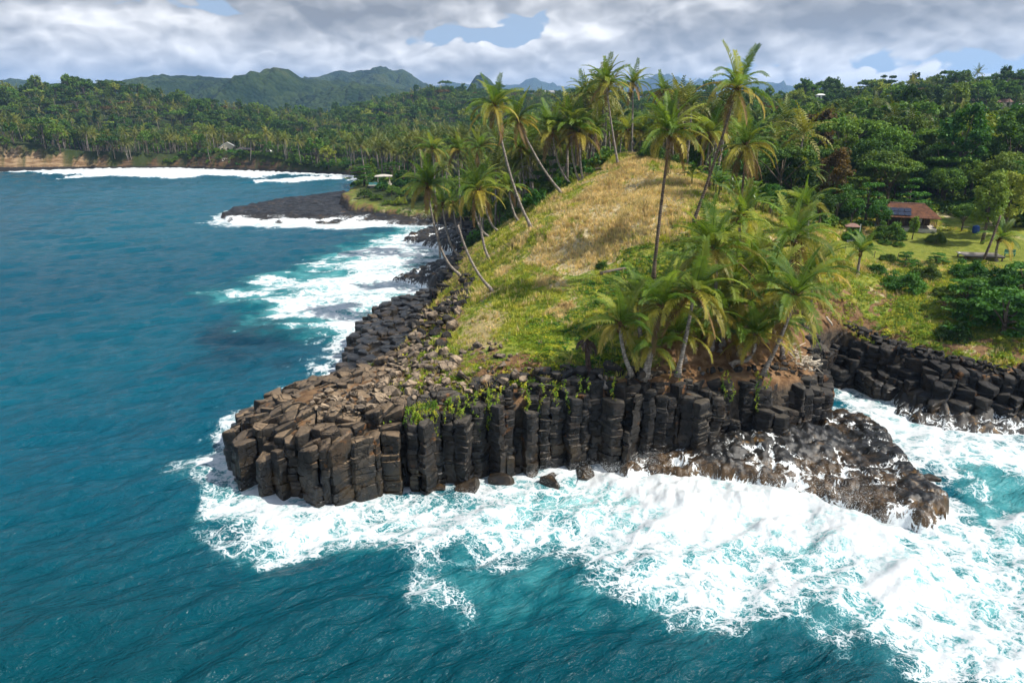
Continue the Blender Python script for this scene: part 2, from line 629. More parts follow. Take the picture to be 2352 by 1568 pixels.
Z_LAWN = hpoly([(1925, 552), (2040, 528), (2200, 532), (2352, 552), (2420, 590), (2352, 628), (2200, 606), (2080, 596), (1945, 590)])
Z_RUB = hpoly([(845, 890), (900, 830), (945, 770), (955, 735), (1000, 715), (1040, 690), (1060, 640), (1085, 640), (1070, 710), (1045, 780), (1060, 810), (1140, 800), (1170, 830), (1130, 880), (1060, 905), (960, 915), (880, 940)])
Z_BANK = hpoly([(1900, 640), (2000, 640), (2150, 690), (2352, 700), (2352, 870), (2150, 850), (1950, 775), (1880, 760)])


def zones(x, y, d):
    n = fbm(x, y, 0.22, 4, 0.6, 4)
    n2 = fbm(x, y, 0.7, 3, 0.6, 8)
    dry = sst(sdist(Z_DRY, x, y) + n * 13 + n2 * 3, -3.0, 4.0)
    dry = np.maximum(dry, 0.8 * sst(sdist(Z_DRY2, x, y) + n * 4, -0.5, 1.0))
    dry = np.maximum(dry, 0.60 * sst(n * 1.3 + n2 * 0.5, 0.08, 0.50))
    dry *= 1 - 0.6 * sst(sdist(Z_OLIVE, x, y) + n * 3, -2, 3)
    lush = sst(sdist(Z_LUSH, x, y) + n * 6, -1.0, 2.0)
    dry *= 1 - 0.85 * lush
    sand = 0.75 * sst(sdist(Z_SAND, x, y) + n * 7 + n2 * 2, -2.5, 3.0)
    bright = sst(sdist(Z_BRIGHT, x, y) + n * 4, -1.0, 1.5)
    soil = sst(sdist(Z_SOIL, x, y) + n * 4, -0.8, 0.8)
    bank = sst(sdist(Z_BANK, x, y) + n * 3, -2, 3)
    soil = np.maximum(soil, bank * sst(n2 + n * 0.8, 0.05, 0.4) * 0.85)
    edge = 1 - sst(d + n * 5, 2.0, 7.0) * np.where(x < 12, 1.0, 1.0)
    soil = np.maximum(soil, edge * 0.9)
    rub = sst(sdist(Z_RUB, x, y) + n * 3, -1.0, 1.5)
    soil = np.maximum(soil, rub * (0.62 + 0.5 * n2))
    soil = np.maximum(soil, sst(x, -9.0, -11.0) * sst(y, 72, 69))
    lawn = sst(sdist(Z_LAWN, x, y) + n * 1.5, -0.6, 0.8)
    return dry, sand, bright, soil, lawn, lush, bank


def ground_material():
    m, t, p, o = new_mat('ground_turf')
    geo = t.n('ShaderNodeNewGeometry')
    P = geo.outputs['Position']
    za = t.n('ShaderNodeAttribute', attribute_name='zone_a')
    zb = t.n('ShaderNodeAttribute', attribute_name='zone_b')
    sa = t.n('ShaderNodeSeparateColor'); t.t.links.new(za.outputs['Color'], sa.inputs[0])
    sb = t.n('ShaderNodeSeparateColor'); t.t.links.new(zb.outputs['Color'], sb.inputs[0])
    dry, sand, bright = sa.outputs[0], sa.outputs[1], sa.outputs[2]
    soil, lawn, far = sb.outputs[0], sb.outputs[1], sb.outputs[2]
    n = t.noise(P, 1.1, 8, 0.68)
    n2 = t.noise(P, 0.25, 5, 0.6)
    n3 = t.noise(P, 6.0, 4, 0.7)
    brk = t.mul(t.sub(n, 0.5), 1.6)
    green = t.mix(t.ss(t.add(n2, t.mul(brk, 0.4)), 0.35, 0.65), (0.100, 0.160, 0.022), (0.265, 0.275, 0.045))
    green = t.mix(t.ss(n3, 0.55, 0.72), green, (0.20, 0.17, 0.065))
    tan = t.mix(t.ss(t.add(n, t.mul(t.sub(n3, 0.5), 0.5)), 0.35, 0.65), (0.30, 0.235, 0.125), (0.50, 0.42, 0.25))
    c = t.mix(t.ss(t.add(dry, brk), 0.35, 0.65), green, tan)
    c = t.mix(t.ss(t.add(bright, brk), 0.4, 0.65), c, t.mix(n3, (0.13, 0.20, 0.012), (0.30, 0.32, 0.03)))
    c = t.mix(t.ss(t.add(sand, t.mul(brk, 0.6)), 0.35, 0.7), c, t.mix(n, (0.27, 0.205, 0.09), (0.44, 0.36, 0.17)))
    earth = t.mix(t.ss(n, 0.35, 0.65), (0.105, 0.055, 0.026), (0.24, 0.145, 0.075))
    c = t.mix(t.ss(t.add(soil, t.mul(brk, 0.55)), 0.38, 0.62), c, earth)
    c = t.mix(lawn, c, t.mix(t.ss(n, 0.3, 0.7), (0.12, 0.155, 0.018), (0.21, 0.22, 0.036)))
    # open rock banks along the water, forest floor further off
    nz = t.xyz(geo.outputs['Normal'])[2]
    zz = t.xyz(P)[2]
    steep = t.ss(t.add(nz, t.mul(brk, 0.10)), 0.86, 0.66)
    rockc = t.mix(t.ss(n, 0.4, 0.62), (0.030, 0.026, 0.022), (0.095, 0.075, 0.055))
    strat = t.ss(t.noise(t.vec('MULTIPLY', P, (0.15, 0.15, 0.9)), 1.0, 5, 0.6), 0.35, 0.65)
    bankc = t.mix(t.ss(t.xyz(P)[0], -235.0, -260.0), t.mix(strat, (0.030, 0.024, 0.017), (0.14, 0.085, 0.045)), t.mix(strat, (0.17, 0.10, 0.05), (0.36, 0.25, 0.145)))
    c = t.mix(far, c, t.mix(n2, (0.018, 0.032, 0.008), (0.05, 0.065, 0.018)))
    c = t.mix(steep, c, t.mix(far, t.mix(t.ss(zz, 5.4, 6.6), rockc, earth), bankc))
    c = t.mix(t.ss(t.add(zz, t.mul(brk, 1.2)), 1.6, 0.8), c, (0.030, 0.028, 0.027))
    setp(t, p, c, 0.9, 0.15, t.bump(t.add(t.mul(n, 0.7), t.mul(n3, 0.3)), 0.9, 0.35))
    return m


M_GROUND = ground_material()

# near headland, fine grid
nx, ny = 250, 245
gx = np.linspace(-34, 92, nx); gy = np.linspace(44, 168, ny)
X, Y = np.meshgrid(gx, gy); X = X.ravel(); Y = Y.ravel()
dN = sdist(LAND, X, Y)
# the columns along the edge stand proud of the ground behind them
rim = (sst(dN, 5.5, 3.5)) * (Y < 120) * 0.7
Zn = ground(X, Y, dN) + fbm(X, Y, 0.55, 3, 0.55, 21) * 0.16 - rim
zn = zones(X, Y, dN)
keep = Zn > -3.2
F = grid_faces(nx, ny, keep)
V, F, (za, zb) = compact(np.stack([X, Y, Zn], 1), F, np.stack([zn[0], zn[1], zn[2]], 1), np.stack([zn[3], zn[4], np.zeros_like(X)], 1))
obj('headland', mesh_np('headland', V, F, True, {'zone_a': za, 'zone_b': zb}, M_GROUND), kind='structure',
    label='grassy headland of dry tan and green turf rising from the black cliffs', cat='headland')

# the land beyond, on a fan that widens with distance
na, nr = 330, 230
aa = np.linspace(R(-62), R(62), na)
rr = np.geomspace(150, 2600, nr)
A, RR = np.meshgrid(aa, rr)
X = (RR * np.sin(A)).ravel(); Y = (RR * np.cos(A)).ravel()
dF = sdist(LAND, X, Y)
Zf = ground(X, Y, dF)
inner = (X > -33) & (X < 91) & (Y < 167)
Zf = np.where(inner, np.minimum(Zf - 1.5, Zf), Zf)
F = grid_faces(na, nr, Zf > -3.2)
cx_, cy_ = X[F].mean(1), Y[F].mean(1)
F = F[~((cx_ > -30) & (cx_ < 88) & (cy_ < 162))]
zn = zones(X, Y, dF)
farw = sst(np.hypot(X - 20, Y), 175, 215) * np.maximum(sst(dF, 3, 10), sst(Y, 300, 340))
V, F, (za, zb) = compact(np.stack([X, Y, Zf], 1), F, np.stack([0.30 + zn[0] * 0.3, zn[1] * 0, zn[2] * 0], 1), np.stack([0.25 + zn[3] * 0.4, zn[4] * 0, farw], 1))
obj('terrain', mesh_np('terrain', V, F, True, {'zone_a': za, 'zone_b': zb}, M_GROUND), kind='structure', label='wooded land behind the headland and round the bay', cat='terrain')


# ------------------------------------------------------------------ mountains
def mountain_material():
    m, t, p, o = new_mat('mountain_forest')
    geo = t.n('ShaderNodeNewGeometry')
    P = geo.outputs['Position']
    v = t.voro(P, 0.085, 'F1')
    v2 = t.voro(P, 0.035, 'F1', 'Color')
    n = t.noise(P, 0.006, 6, 0.6)
    s = t.n('ShaderNodeSeparateColor'); t.t.links.new(v2, s.inputs[0])
    c = t.mix(t.ss(t.add(n, t.mul(s.outputs[0], 0.25)), 0.45, 0.75), (0.010, 0.026, 0.010), (0.034, 0.056, 0.018))
    c = t.mix(t.ss(n, 0.60, 0.72), c, (0.055, 0.070, 0.025))
    setp(t, p, c, 0.95, 0.1, t.bump(t.sub(1.0, v), 1.0, 9.0))
    return m


M_MOUNT = mountain_material()


def mountain(name, label, Yc, sky_pts, depth, seed, base=0.0, rough=0.12, step=6.0):
    """ridge whose crest runs across at about Yc metres, spurs running down on both sides"""
    sk = np.array(sky_pts, float)
    u = np.arange(sk[0, 0], sk[-1, 0] + 1, step)
    crest = np.interp(u, sk[:, 0], sk[:, 1])
    X0 = np.array([Wy(a, b, Yc)[0] for a, b in zip(u, crest)])
    Z0 = np.array([Wy(a, b, Yc)[2] for a, b in zip(u, crest)])
    edge = sst(np.minimum(u - u[0], u[-1] - u), 0, 60)
    Z0 = base + (Z0 - base) * (0.25 + 0.75 * edge)
    vs = np.linspace(-1, 1, 46)
    Vv = []
    for v in vs:
        yy = Yc + v * depth + fbm(X0, np.full_like(X0, 3.0), 1.0 / (depth * 1.3), 3, 0.5, seed) * depth * 0.35 * (1 - abs(v))
        prof = 1 - abs(v) ** 1.15
        spur = fbm(X0, yy * 0.35, 1.0 / (depth * 0.42), 5, 0.55, seed + 7)
        z = base - 15 + (Z0 - base + 15) * prof * (1 - 0.55 * sst(abs(v), 0, 0.5) * np.clip(-spur * 2.6, -0.7, 1.2))
        z = z + fbm(X0, yy, 1.0 / (depth * 0.16), 4, 0.6, seed + 13) * (Z0 - base) * rough * 2.2 * sst(abs(v), 0.0, 0.25) + fbm(X0, yy, 1.0 / 26, 2, 0.6, seed + 17) * 7.0
        Vv.append(np.stack([X0, yy, z], 1))
    V = np.concatenate(Vv)
    F = grid_faces(len(u), len(vs))
    return obj(name, mesh_np(name, V, F, True, None, M_MOUNT), kind='structure', label=label, cat='mountain')


mountain('mountain', 'long green wooded ridge behind the bay forest', 2000, [(270, 250), (330, 205), (400, 190), (450, 180), (520, 183), (600, 189), (700, 185), (760, 190), (820, 194), (900, 205), (980, 215), (1060, 250)], 900, 3)
mountain('mountain', 'high mountain whose flat crest touches the cloud', 3000, [(640, 230), (700, 195), (740, 178), (780, 160), (800, 165), (840, 162), (880, 165), (930, 159), (950, 172), (972, 190), (1020, 205), (1100, 235)], 1100, 5)
mountain('mountain', 'steep conical peak standing alone on the skyline', 2300, [(1020, 250), (1060, 208), (1076, 200), (1086, 182), (1096, 170), (1110, 170), (1124, 182), (1140, 200), (1180, 215), (1240, 250)], 330, 8, rough=0.05, step=3.0)
mountain('mountain', 'far blue mountain range behind the palms', 6500, [(900, 215), (1000, 200), (1100, 196), (1200, 192), (1250, 194), (1320, 198), (1390, 197), (1440, 186), (1490, 177), (1530, 180), (1580, 189), (1640, 184), (1690, 190), (1740, 186), (1790, 192), (1850, 204), (2000, 215), (2100, 230)], 1800, 11)
mountain('mountain', 'small blue hill beyond the trees at the far end of the bay', 2600, [(-120, 230), (-40, 200), (20, 188), (60, 183), (100, 190), (140, 200), (220, 230)], 500, 14)

# ------------------------------------------------------------------ the sea
def zpoly(pts, z=0.0):
    return [tuple(Wz(px, py, z)[:2]) for px, py in pts]


SHELF_FRONT = [(9, 54.8), (10, 52.6), (15, 52.2), (19, 51.4), (23, 50.2), (26.5, 47.8), (28.8, 45.4), (30.6, 44.0), (32.4, 44.6), (34.8, 47.6), (34.6, 51), (35.0, 55),
               (36.0, 60), (36.0, 64), (34.5, 66.5), (32, 64), (29, 59.5), (24, 58), (15, 56.5)]
SHELF_FAR = [(-83, 200.5), (-90, 212), (-91.5, 226), (-84, 246), (-77, 257), (-66, 275), (-57, 262), (-50, 232), (-35, 212), (-20, 200), (-25, 196), (-40, 199), (-60, 199)]
SHELF_MID = [(-27.5, 171), (-24, 186), (-18, 191), (-8, 186), (-8, 160), (-13, 156), (-18.5, 160)]
SHELF_LOW = [(-23, 127.5), (-19, 136), (-14, 142), (-9, 144), (-8, 124), (-11, 119), (-14.5, 119), (-18, 123)]
SHELF_RIGHT = [(44, 72), (42, 70), (40.4, 66), (42.2, 62.8), (46, 61.6), (52, 60.6), (60, 58), (75, 52), (110, 42), (112, 47), (74, 58), (58, 66), (47, 70)]
SHELVES = [SHELF_FRONT, SHELF_FAR, SHELF_MID, SHELF_LOW, SHELF_RIGHT]
TERRACE = [(-19, 67.5), (-19.4, 74.3), (-20.4, 83.6), (-20.9, 93), (-19.3, 102), (-16.5, 109.5), (-13.8, 116), (-11, 117), (-11.5, 108), (-12.2, 99), (-12.6, 90), (-12, 79), (-13.4, 70), (-15, 66.5)]

FOAM_CORE = zpoly([(575, 1120), (650, 1170), (760, 1195), (900, 1175), (1000, 1160), (1150, 1130), (1300, 1090), (1450, 1070), (1600, 1070), (1750, 1065), (1850, 1110), (1950, 1170), (2060, 1195),
                   (2110, 1240), (2230, 1300), (2352, 1390), (2352, 1500), (2200, 1420), (2000, 1330), (1850, 1330), (1700, 1290), (1500, 1270), (1330, 1235), (1100, 1220), (900, 1215), (760, 1225), (620, 1210), (520, 1150), (490, 1070), (545, 1030)])
FOAM_LACE = zpoly([(430, 1050), (455, 1170), (560, 1275), (700, 1310), (880, 1290), (905, 1380), (940, 1430), (1030, 1400), (1090, 1300), (1200, 1280), (1340, 1300), (1380, 1350), (1480, 1390), (1600, 1385), (1800, 1440), (1950, 1520),
                   (2050, 1568), (2352, 1620), (2700, 1568), (2700, 1250), (2352, 1230), (2200, 1190), (2090, 1180), (1900, 1080), (1500, 1040), (1000, 1100), (700, 1120), (560, 1000), (600, 950), (800, 880), (790, 870), (640, 905), (540, 970)])
FOAM_LEFT = zpoly([(430, 1065), (470, 1000), (550, 950), (640, 900), (740, 868), (806, 842), (815, 800), (830, 800), (822, 890), (720, 930), (620, 975), (560, 1015), (540, 1110)])
FOAM_INLET = zpoly([(1892, 885), (2050, 915), (2070, 960), (2150, 985), (2352, 1000), (2500, 1040), (2500, 1130), (2352, 1100), (2230, 1060), (2180, 1110), (2050, 1010), (1940, 930)])
AER_RIGHT = zpoly([(1892, 885), (2050, 915), (2150, 985), (2352, 1000), (2700, 1040), (2700, 1568), (2352, 1568), (2100, 1230), (2180, 1120), (2050, 1010), (1940, 930)])
FOAM_STREAK = zpoly([(620, 668), (740, 640), (780, 600), (870, 575), (930, 545), (1000, 530), (1010, 560), (1010, 640), (1005, 690), (960, 708), (900, 738), (848, 778), (815, 820), (795, 800), (800, 765), (760, 735), (690, 705)])
AER_STREAK = zpoly([(500, 670), (640, 630), (750, 580), (860, 540), (950, 510), (1020, 500), (1010, 690), (850, 800), (720, 780), (600, 720)])
FOAM_PROM = zpoly([(505, 505), (560, 519), (700, 524), (860, 524), (960, 512), (980, 500), (940, 490), (700, 500), (540, 495)])
FOAM_BAY = zpoly([(-200, 388), (100, 388), (400, 384), (640, 388), (800, 398), (780, 404), (640, 401), (600, 410), (480, 404), (400, 412), (250, 404), (120, 414), (190, 404), (60, 396), (-200, 394)])
FOAM_BAY2 = zpoly([(570, 417), (700, 408), (800, 404), (790, 410), (700, 418), (600, 421)])
DARK_SPOT = zpoly([(440, 800), (500, 740), (600, 715), (700, 735), (720, 790), (640, 830), (520, 835)])
POLY_AER_FRONT = zpoly([(560, 1230), (640, 1330), (900, 1420), (1200, 1480), (1500, 1440), (1800, 1500), (2100, 1568), (2352, 1568), (2352, 1200), (1900, 1080), (1500, 1040), (900, 1130), (560, 1080)])

na, nr = 760, 540
aa = np.concatenate([np.linspace(R(-80), R(-44), 70, endpoint=False), np.linspace(R(-44), R(44), na - 140), np.linspace(R(44), R(80), 71)[1:]])
na = len(aa)
rr = np.concatenate([np.geomspace(6, 27, 22, endpoint=False), np.geomspace(27, 480, nr - 60), np.geomspace(480, 9000, 39)[1:]])
nr = len(rr)
A, RR = np.meshgrid(aa, rr)
X = (RR * np.sin(A)).ravel(); Y = (RR * np.cos(A)).ravel(); Rr = RR.ravel()
dL = sdist(LAND, X, Y)
dT = sdist(TERRACE, X, Y)
dS = np.max([sdist(s, X, Y) for s in SHELVES], axis=0)
dcoast = np.maximum(np.maximum(dL, dS), dT)       # > 0 on rock

# swell and chop
rs = np.random.RandomState(5)
Zs = np.zeros_like(X)
cell = np.maximum(Rr * (rr[-60] / rr[-61] - 1), 0.1)
main = R(118)
for i in range(64):
    lam = 1.1 * (16 / 1.1) ** (i / 63.0)
    th = main + rs.normal(0, 0.42)
    k = 2 * math.pi / lam
    amp = 0.0118 * lam ** 0.66 * rs.uniform(0.6, 1.3)
    ph = rs.uniform(0, 6.28)
    wob = fbm(X, Y, 0.35 / lam, 1, 0.5, 30 + i % 5) * 2.2 if i % 2 else 0.0
    s_ = np.sin(k * (X * math.cos(th) + Y * math.sin(th)) + ph + wob)
    Zs += amp * (s_ + 0.28 * (s_ * s_ - 0.5)) * sst(lam / cell, 1.6, 3.2)
calm = sst(-dcoast, 0.0, 6.0) * 0.7 + 0.3
Zs *= calm

n_a = fbm(X, Y, 0.10, 4, 0.55, 40); n_b = fbm(X, Y, 0.35, 4, 0.6, 44); n_c = fbm(X, Y, 0.9, 3, 0.6, 48)
n_s = fbm(X * 0.25, Y, 0.30, 4, 0.6, 52)
core = sst(sdist(FOAM_CORE, X, Y) + n_a * 3.5 + n_b * 1.8, -3.6, 3.2)
lace = sst(sdist(FOAM_LACE, X, Y) + n_a * 5.0 + n_b * 2.0, -2.5, 4.5)
leftb = sst(sdist(FOAM_LEFT, X, Y) + n_a * 3.5 + n_b * 2.2, -2.0, 2.2)
inlet = sst(sdist(FOAM_INLET, X, Y) + n_b * 2.0, -2.0, 1.5)
streak = sst(sdist(FOAM_STREAK, X, Y) + n_a * 8 + n_s * 10, -7, 4) * (0.55 + 0.5 * sst(n_s + n_a * 0.6, -0.35, 0.35))
prom = sst(sdist(FOAM_PROM, X, Y) + n_a * 4 + n_b * 1.5, -1.0, 1.8)
bay = sst(np.maximum(sdist(FOAM_BAY, X, Y), sdist(FOAM_BAY2, X, Y)) + n_b * 4.0 + n_a * 3, -0.8, 1.6)
wide = 1 + 0.9 * (X < -7) * sst(Y, 72, 90) * sst(Y, 210, 190)
rimf = sst((dcoast + n_b * 3.2 + n_a * 4.0 + 0.6) / wide, -4.5, 0.2) * (Y < 330)
shore = sst(dcoast + n_b * 5, -9, -4) * sst(Y, 300, 360)
foam = np.max([core * (0.70 + 0.60 * n_a) + 0.25 * sst(sdist(FOAM_CORE, X, Y) * 0 + dcoast + n_b * 2, -6, -1) * core, lace * (0.66 + 0.45 * n_a), inlet * 0.72, leftb * 0.86, streak * 1.0, prom, bay * 1.1, rimf * 0.85, shore * 0.9], axis=0)
foam = np.clip(foam, 0, 1.1)
aer = np.max([sst(sdist(AER_RIGHT, X, Y) + n_a * 3, -4, 4) * 0.62, sst(sdist(AER_STREAK, X, Y) + n_a * 10, -12, 10) * 0.70, sst(sdist(POLY_AER_FRONT, X, Y) + n_a * 7, -6, 5) * 0.40,
              sst(dcoast + n_a * 4, -9, 0) * 0.35 * (Y < 330), prom * 0.5], axis=0)
gap_t = sst(-n_b - 0.4 * n_a, -0.05, 0.35)
aer = np.clip(np.max([aer, core * 0.9, sst(sdist(FOAM_LACE, X, Y) + n_a * 5, -5, 5) * 0.6], axis=0), 0, 1)
dark_spot = sst(sdist(DARK_SPOT, X, Y) + n_a * 9, -6, 6)
# heaped white water
heap = core * sst(sdist(FOAM_CORE, X, Y), 0.0, 3.0) * (0.15 + 0.35 * np.clip(n_a + 0.25, 0, 1)) + core * n_c * 0.10 + lace * n_b * 0.10
BREAK = zpoly([(1380, 1110), (1500, 1075), (1700, 1075), (1850, 1120), (2000, 1190), (2080, 1250), (1950, 1280), (1750, 1230), (1550, 1170)])
brk_w = sst(sdist(BREAK, X, Y) + n_b * 1.2, -1.5, 1.8)
heap = heap + brk_w * (0.12 + 0.34 * np.clip(n_b + 0.35, 0, 1) + 0.16 * np.abs(n_c))
heap *= sst(-sdist(SHELF_FRONT, X, Y), -2.0, 0.5) * 0.85 + 0.15
# breakers rolling into the bay
sw = np.maximum(sst(sdist(FOAM_BAY, X, Y) + n_b * 3, -6, 2), sst(sdist(FOAM_BAY2, X, Y) + n_b * 3, -5, 1))
heap = heap + sw * 0.7 * np.clip(0.5 + n_b, 0, 1)
foam = np.clip(foam + 0.22 * brk_w, 0, 1.12)
Zs = Zs + heap
Zs = np.where(dL > 2.5, -2.0, Zs)
F = grid_faces(na, nr)
fx, fy = X[F].mean(1), Y[F].mean(1)
F = F[(dL[F].min(1) < 4.0)]
V, F, arrs = compact(np.stack([X, Y, Zs], 1), F, foam, aer, dark_spot)


def sea_material():
    m, t, p, o = new_mat('sea_water')
    geo = t.n('ShaderNodeNewGeometry')
    P = geo.outputs['Position']
    x, y, z = t.xyz(P)
    P2 = t.comb(x, y, 0.0)
    foam, aer, dark_spot = t.attr('foam'), t.attr('aerated'), t.attr('dark_spot')
    # body colour of the water
    big = t.noise(P2, 0.012, 3, 0.5)
    nearw = t.ss(y, 60, 25)
    body = t.mix(t.ss(big, 0.35, 0.65), (0.0002, 0.064, 0.106), (0.0004, 0.084, 0.128))
    body = t.mix(nearw, body, (0.0002, 0.050, 0.068))
    body = t.mix(t.mul(dark_spot, 0.72), body, (0.002, 0.016, 0.036))  # one navy patch, darker than the water around it
    aern = t.math('MULTIPLY', aer, t.add(0.25, t.mul(t.noise(P2, 0.35, 5, 0.6), 1.5)), clamp=True)
    turq = t.ramp(aern, [(0.0, (0.001, 0.050, 0.075)), (0.35, (0.004, 0.105, 0.130)), (0.65, (0.050, 0.24, 0.26)), (1.0, (0.22, 0.47, 0.47))])
    body = t.mix(t.ss(aern, 0.08, 0.5), body, turq)
    # lacy foam
    wv = t.vec('SCALE', t.vec('SUBTRACT', t.noise(P2, 0.55, 4, 0.6, col=True), (0.5, 0.5, 0.5)), None, 3.2)
    Pw = t.vec('ADD', P2, wv)
    Pw = t.vec('ADD', Pw, t.vec('SCALE', t.vec('SUBTRACT', t.noise(P2, 2.2, 3, 0.6, col=True), (0.5, 0.5, 0.5)), None, 0.5))
    e1 = t.voro(Pw, 0.40, 'DISTANCE_TO_EDGE')
    e2 = t.voro(Pw, 0.95, 'DISTANCE_TO_EDGE')
    e3 = t.voro(Pw, 2.3, 'DISTANCE_TO_EDGE')
    cl = t.noise(P2, 0.9, 8, 0.70)
    cl2 = t.noise(P2, 0.20, 4, 0.6)
    fo = t.add(foam, t.mul(t.sub(cl2, 0.5), 0.55))
    th = t.math('MAXIMUM', t.mul(t.math('POWER', t.math('MAXIMUM', fo, 0.0), 1.7), t.add(0.10, t.mul(cl, 1.05))), 0.0)
    l1 = t.ss(e1, t.mul(th, 0.75), t.mul(th, 0.06))
    l2 = t.ss(e2, t.mul(th, 0.66), t.mul(th, 0.05))
    l3 = t.ss(e3, t.mul(th, 0.50), t.mul(th, 0.05))
    lace = t.math('MAXIMUM', l1, t.math('MAXIMUM', t.mul(l2, 0.9), t.mul(l3, 0.75)))
    fill = t.ss(t.add(fo, t.mul(t.sub(cl, 0.5), 1.3)), 0.74, 1.20)
    fm = t.mul(t.math('MAXIMUM', lace, fill), t.ss(fo, 0.06, 0.30))
    pat = t.add(fm, cl)
    # stray flecks and small whitecaps on the open water
    fl = t.mul(t.ss(t.noise(t.vec('MULTIPLY', P2, (0.45, 1.0, 1.0)), 1.0, 6, 0.7), 0.735, 0.80), t.ss(t.noise(P2, 0.07, 2, 0.5), 0.50, 0.66))
    fm = t.math('MAXIMUM', fm, t.mul(fl, 0.75))
    fcol = t.mix(t.ss(fm, 0.25, 0.9), (0.20, 0.42, 0.45), (0.60, 0.63, 0.645))
    col = t.mix(fm, body, fcol)
    # ripples
    rot = R(28)
    u = t.add(t.mul(x, math.cos(rot)), t.mul(y, math.sin(rot)))
    v = t.sub(t.mul(y, math.cos(rot)), t.mul(x, math.sin(rot)))
    Pr = t.comb(t.mul(u, 0.42), v, 0.0)
    r1 = t.noise(Pr, 1.15, 5, 0.62, 0.6)
    r2 = t.noise(Pr, 4.0, 3, 0.6, 0.3)
    dist = t.ss(t.vec('LENGTH', P2) if False else y, 60, 260)
    h = t.add(t.mul(r1, 0.75), t.mul(r2, t.lin(dist, 0, 1, 0.24, 0.08)))
    bw = t.bump(h, 1.0, 0.75)
    fb = t.bump(t.add(t.mul(pat, 0.7), t.mul(cl, 0.9)), 0.4, 0.3)
    nm = t.n('ShaderNodeMix', data_type='VECTOR')
    t.put(nm.inputs[0], fm); t.put(nm.inputs[4], bw); t.put(nm.inputs[5], fb)
    setp(t, p, col, t.mix(fm, (0.17,) * 3, (0.8,) * 3), t.lin(fm, 0, 1, 0.22, 0.1), nm.outputs[1], IOR=1.33)
    return m


M_SEA = sea_material()
obj('sea', mesh_np('sea', V, F, True, {'foam': arrs[0], 'aerated': arrs[1], 'dark_spot': arrs[2]}, M_SEA), kind='structure', label='teal sea with white surf round the headland and in the bay', cat='sea')

# ------------------------------------------------------------------ rock materials
def basalt_material(name, dry, top, wet_z, brown=0.5, gloss=0.0):
    m, t, p, o = new_mat(name)
    geo = t.n('ShaderNodeNewGeometry')
    inf = t.n('ShaderNodeObjectInfo')
    P = geo.outputs['Position']
    nz = t.xyz(geo.outputs['Normal'])[2]
    zz = t.xyz(P)[2]
    rnd = inf.outputs['Random']
    n = t.noise(P, 1.7, 7, 0.65)
    n2 = t.noise(P, 0.45, 4, 0.6)
    n3 = t.noise(t.vec('MULTIPLY', P, (1, 1, 3.0)), 5.0, 5, 0.65)
    base = t.mix(t.ss(n, 0.34, 0.66), tuple(c * 0.55 for c in dry), tuple(c * 1.45 for c in dry))
    base = t.mix(t.mul(t.ss(n2, 0.5, 0.68), brown), base, (0.085, 0.052, 0.028))
    tint = t.mix(rnd, (0.62, 0.62, 0.64), (1.35, 1.28, 1.18))
    topc = t.mix(t.ss(n, 0.35, 0.65), tuple(c * 0.7 for c in top), tuple(c * 1.3 for c in top))
    # weathered, dusty upper faces
    c = t.mix(t.ss(t.add(nz, t.mul(t.sub(n, 0.5), 0.7)), 0.50, 0.92), base, topc)
    c = t.mix(1.0, c, tint, 'MULTIPLY')
    c = t.mix(t.mul(t.ss(n3, 0.66, 0.78), 0.5), c, (0.20, 0.19, 0.175))
    c = t.mix(t.mul(t.ss(t.noise(P, 0.8, 3, 0.5), 0.64, 0.72), 0.55), c, (0.20, 0.085, 0.022))
    wet = t.ss(t.add(zz, t.mul(t.sub(n, 0.5), 1.6)), wet_z + 1.0, wet_z - 0.6)
    c = t.mix(wet, c, t.mix(t.ss(n2, 0.45, 0.62), (0.012, 0.0115, 0.011), (0.040, 0.026, 0.012)))
    rg = t.lin(wet, 0, 1, 0.72 - gloss, 0.30)
    crk = t.math('MINIMUM', t.mul(t.voro(t.vec('ADD', P, t.vec('SCALE', t.noise(P, 1.2, 3, 0.5, col=True), None, 0.5)), 1.6, 'DISTANCE_TO_EDGE'), 9.0), 1.0)
    Pc = t.vec('MULTIPLY', t.vec('ADD', P, t.vec('SCALE', t.noise(P, 0.9, 3, 0.55, col=True), None, 0.9)), (1.0, 1.0, 1.9))
    ck = t.voro(Pc, 0.95, 'DISTANCE_TO_EDGE')
    crack = t.mul(t.ss(ck, 0.055, 0.012), t.ss(t.noise(P, 0.7, 2, 0.5), 0.38, 0.55))
    c = t.mix(t.mul(crack, 0.85), c, (0.006, 0.006, 0.006))
    h = t.add(t.sub(t.add(t.mul(n, 0.5), t.mul(n3, 0.35)), t.mul(crack, 0.6)), t.mul(crk, 0.15))
    setp(t, p, c, rg, t.lin(wet, 0, 1, 0.25, 0.5), t.bump(h, 1.0, 0.13))
    return m


M_BASALT = basalt_material('basalt_dry', (0.021, 0.0205, 0.020), (0.062, 0.056, 0.048), 2.4, 0.22)
M_BROWN = basalt_material('basalt_brown', (0.027, 0.0245, 0.021), (0.150, 0.112, 0.075), 2.8, 0.45)
M_WETB = basalt_material('basalt_wet', (0.030, 0.030, 0.032), (0.040, 0.042, 0.048), 9.0, 0.25, 0.25)
M_DARKB = basalt_material('basalt_dark', (0.015, 0.0145, 0.014), (0.034, 0.031, 0.028), 1.6, 0.25)
M_STONE = basalt_material('loose_stone', (0.090, 0.074, 0.057), (0.240, 0.188, 0.135), -5.0, 0.5)


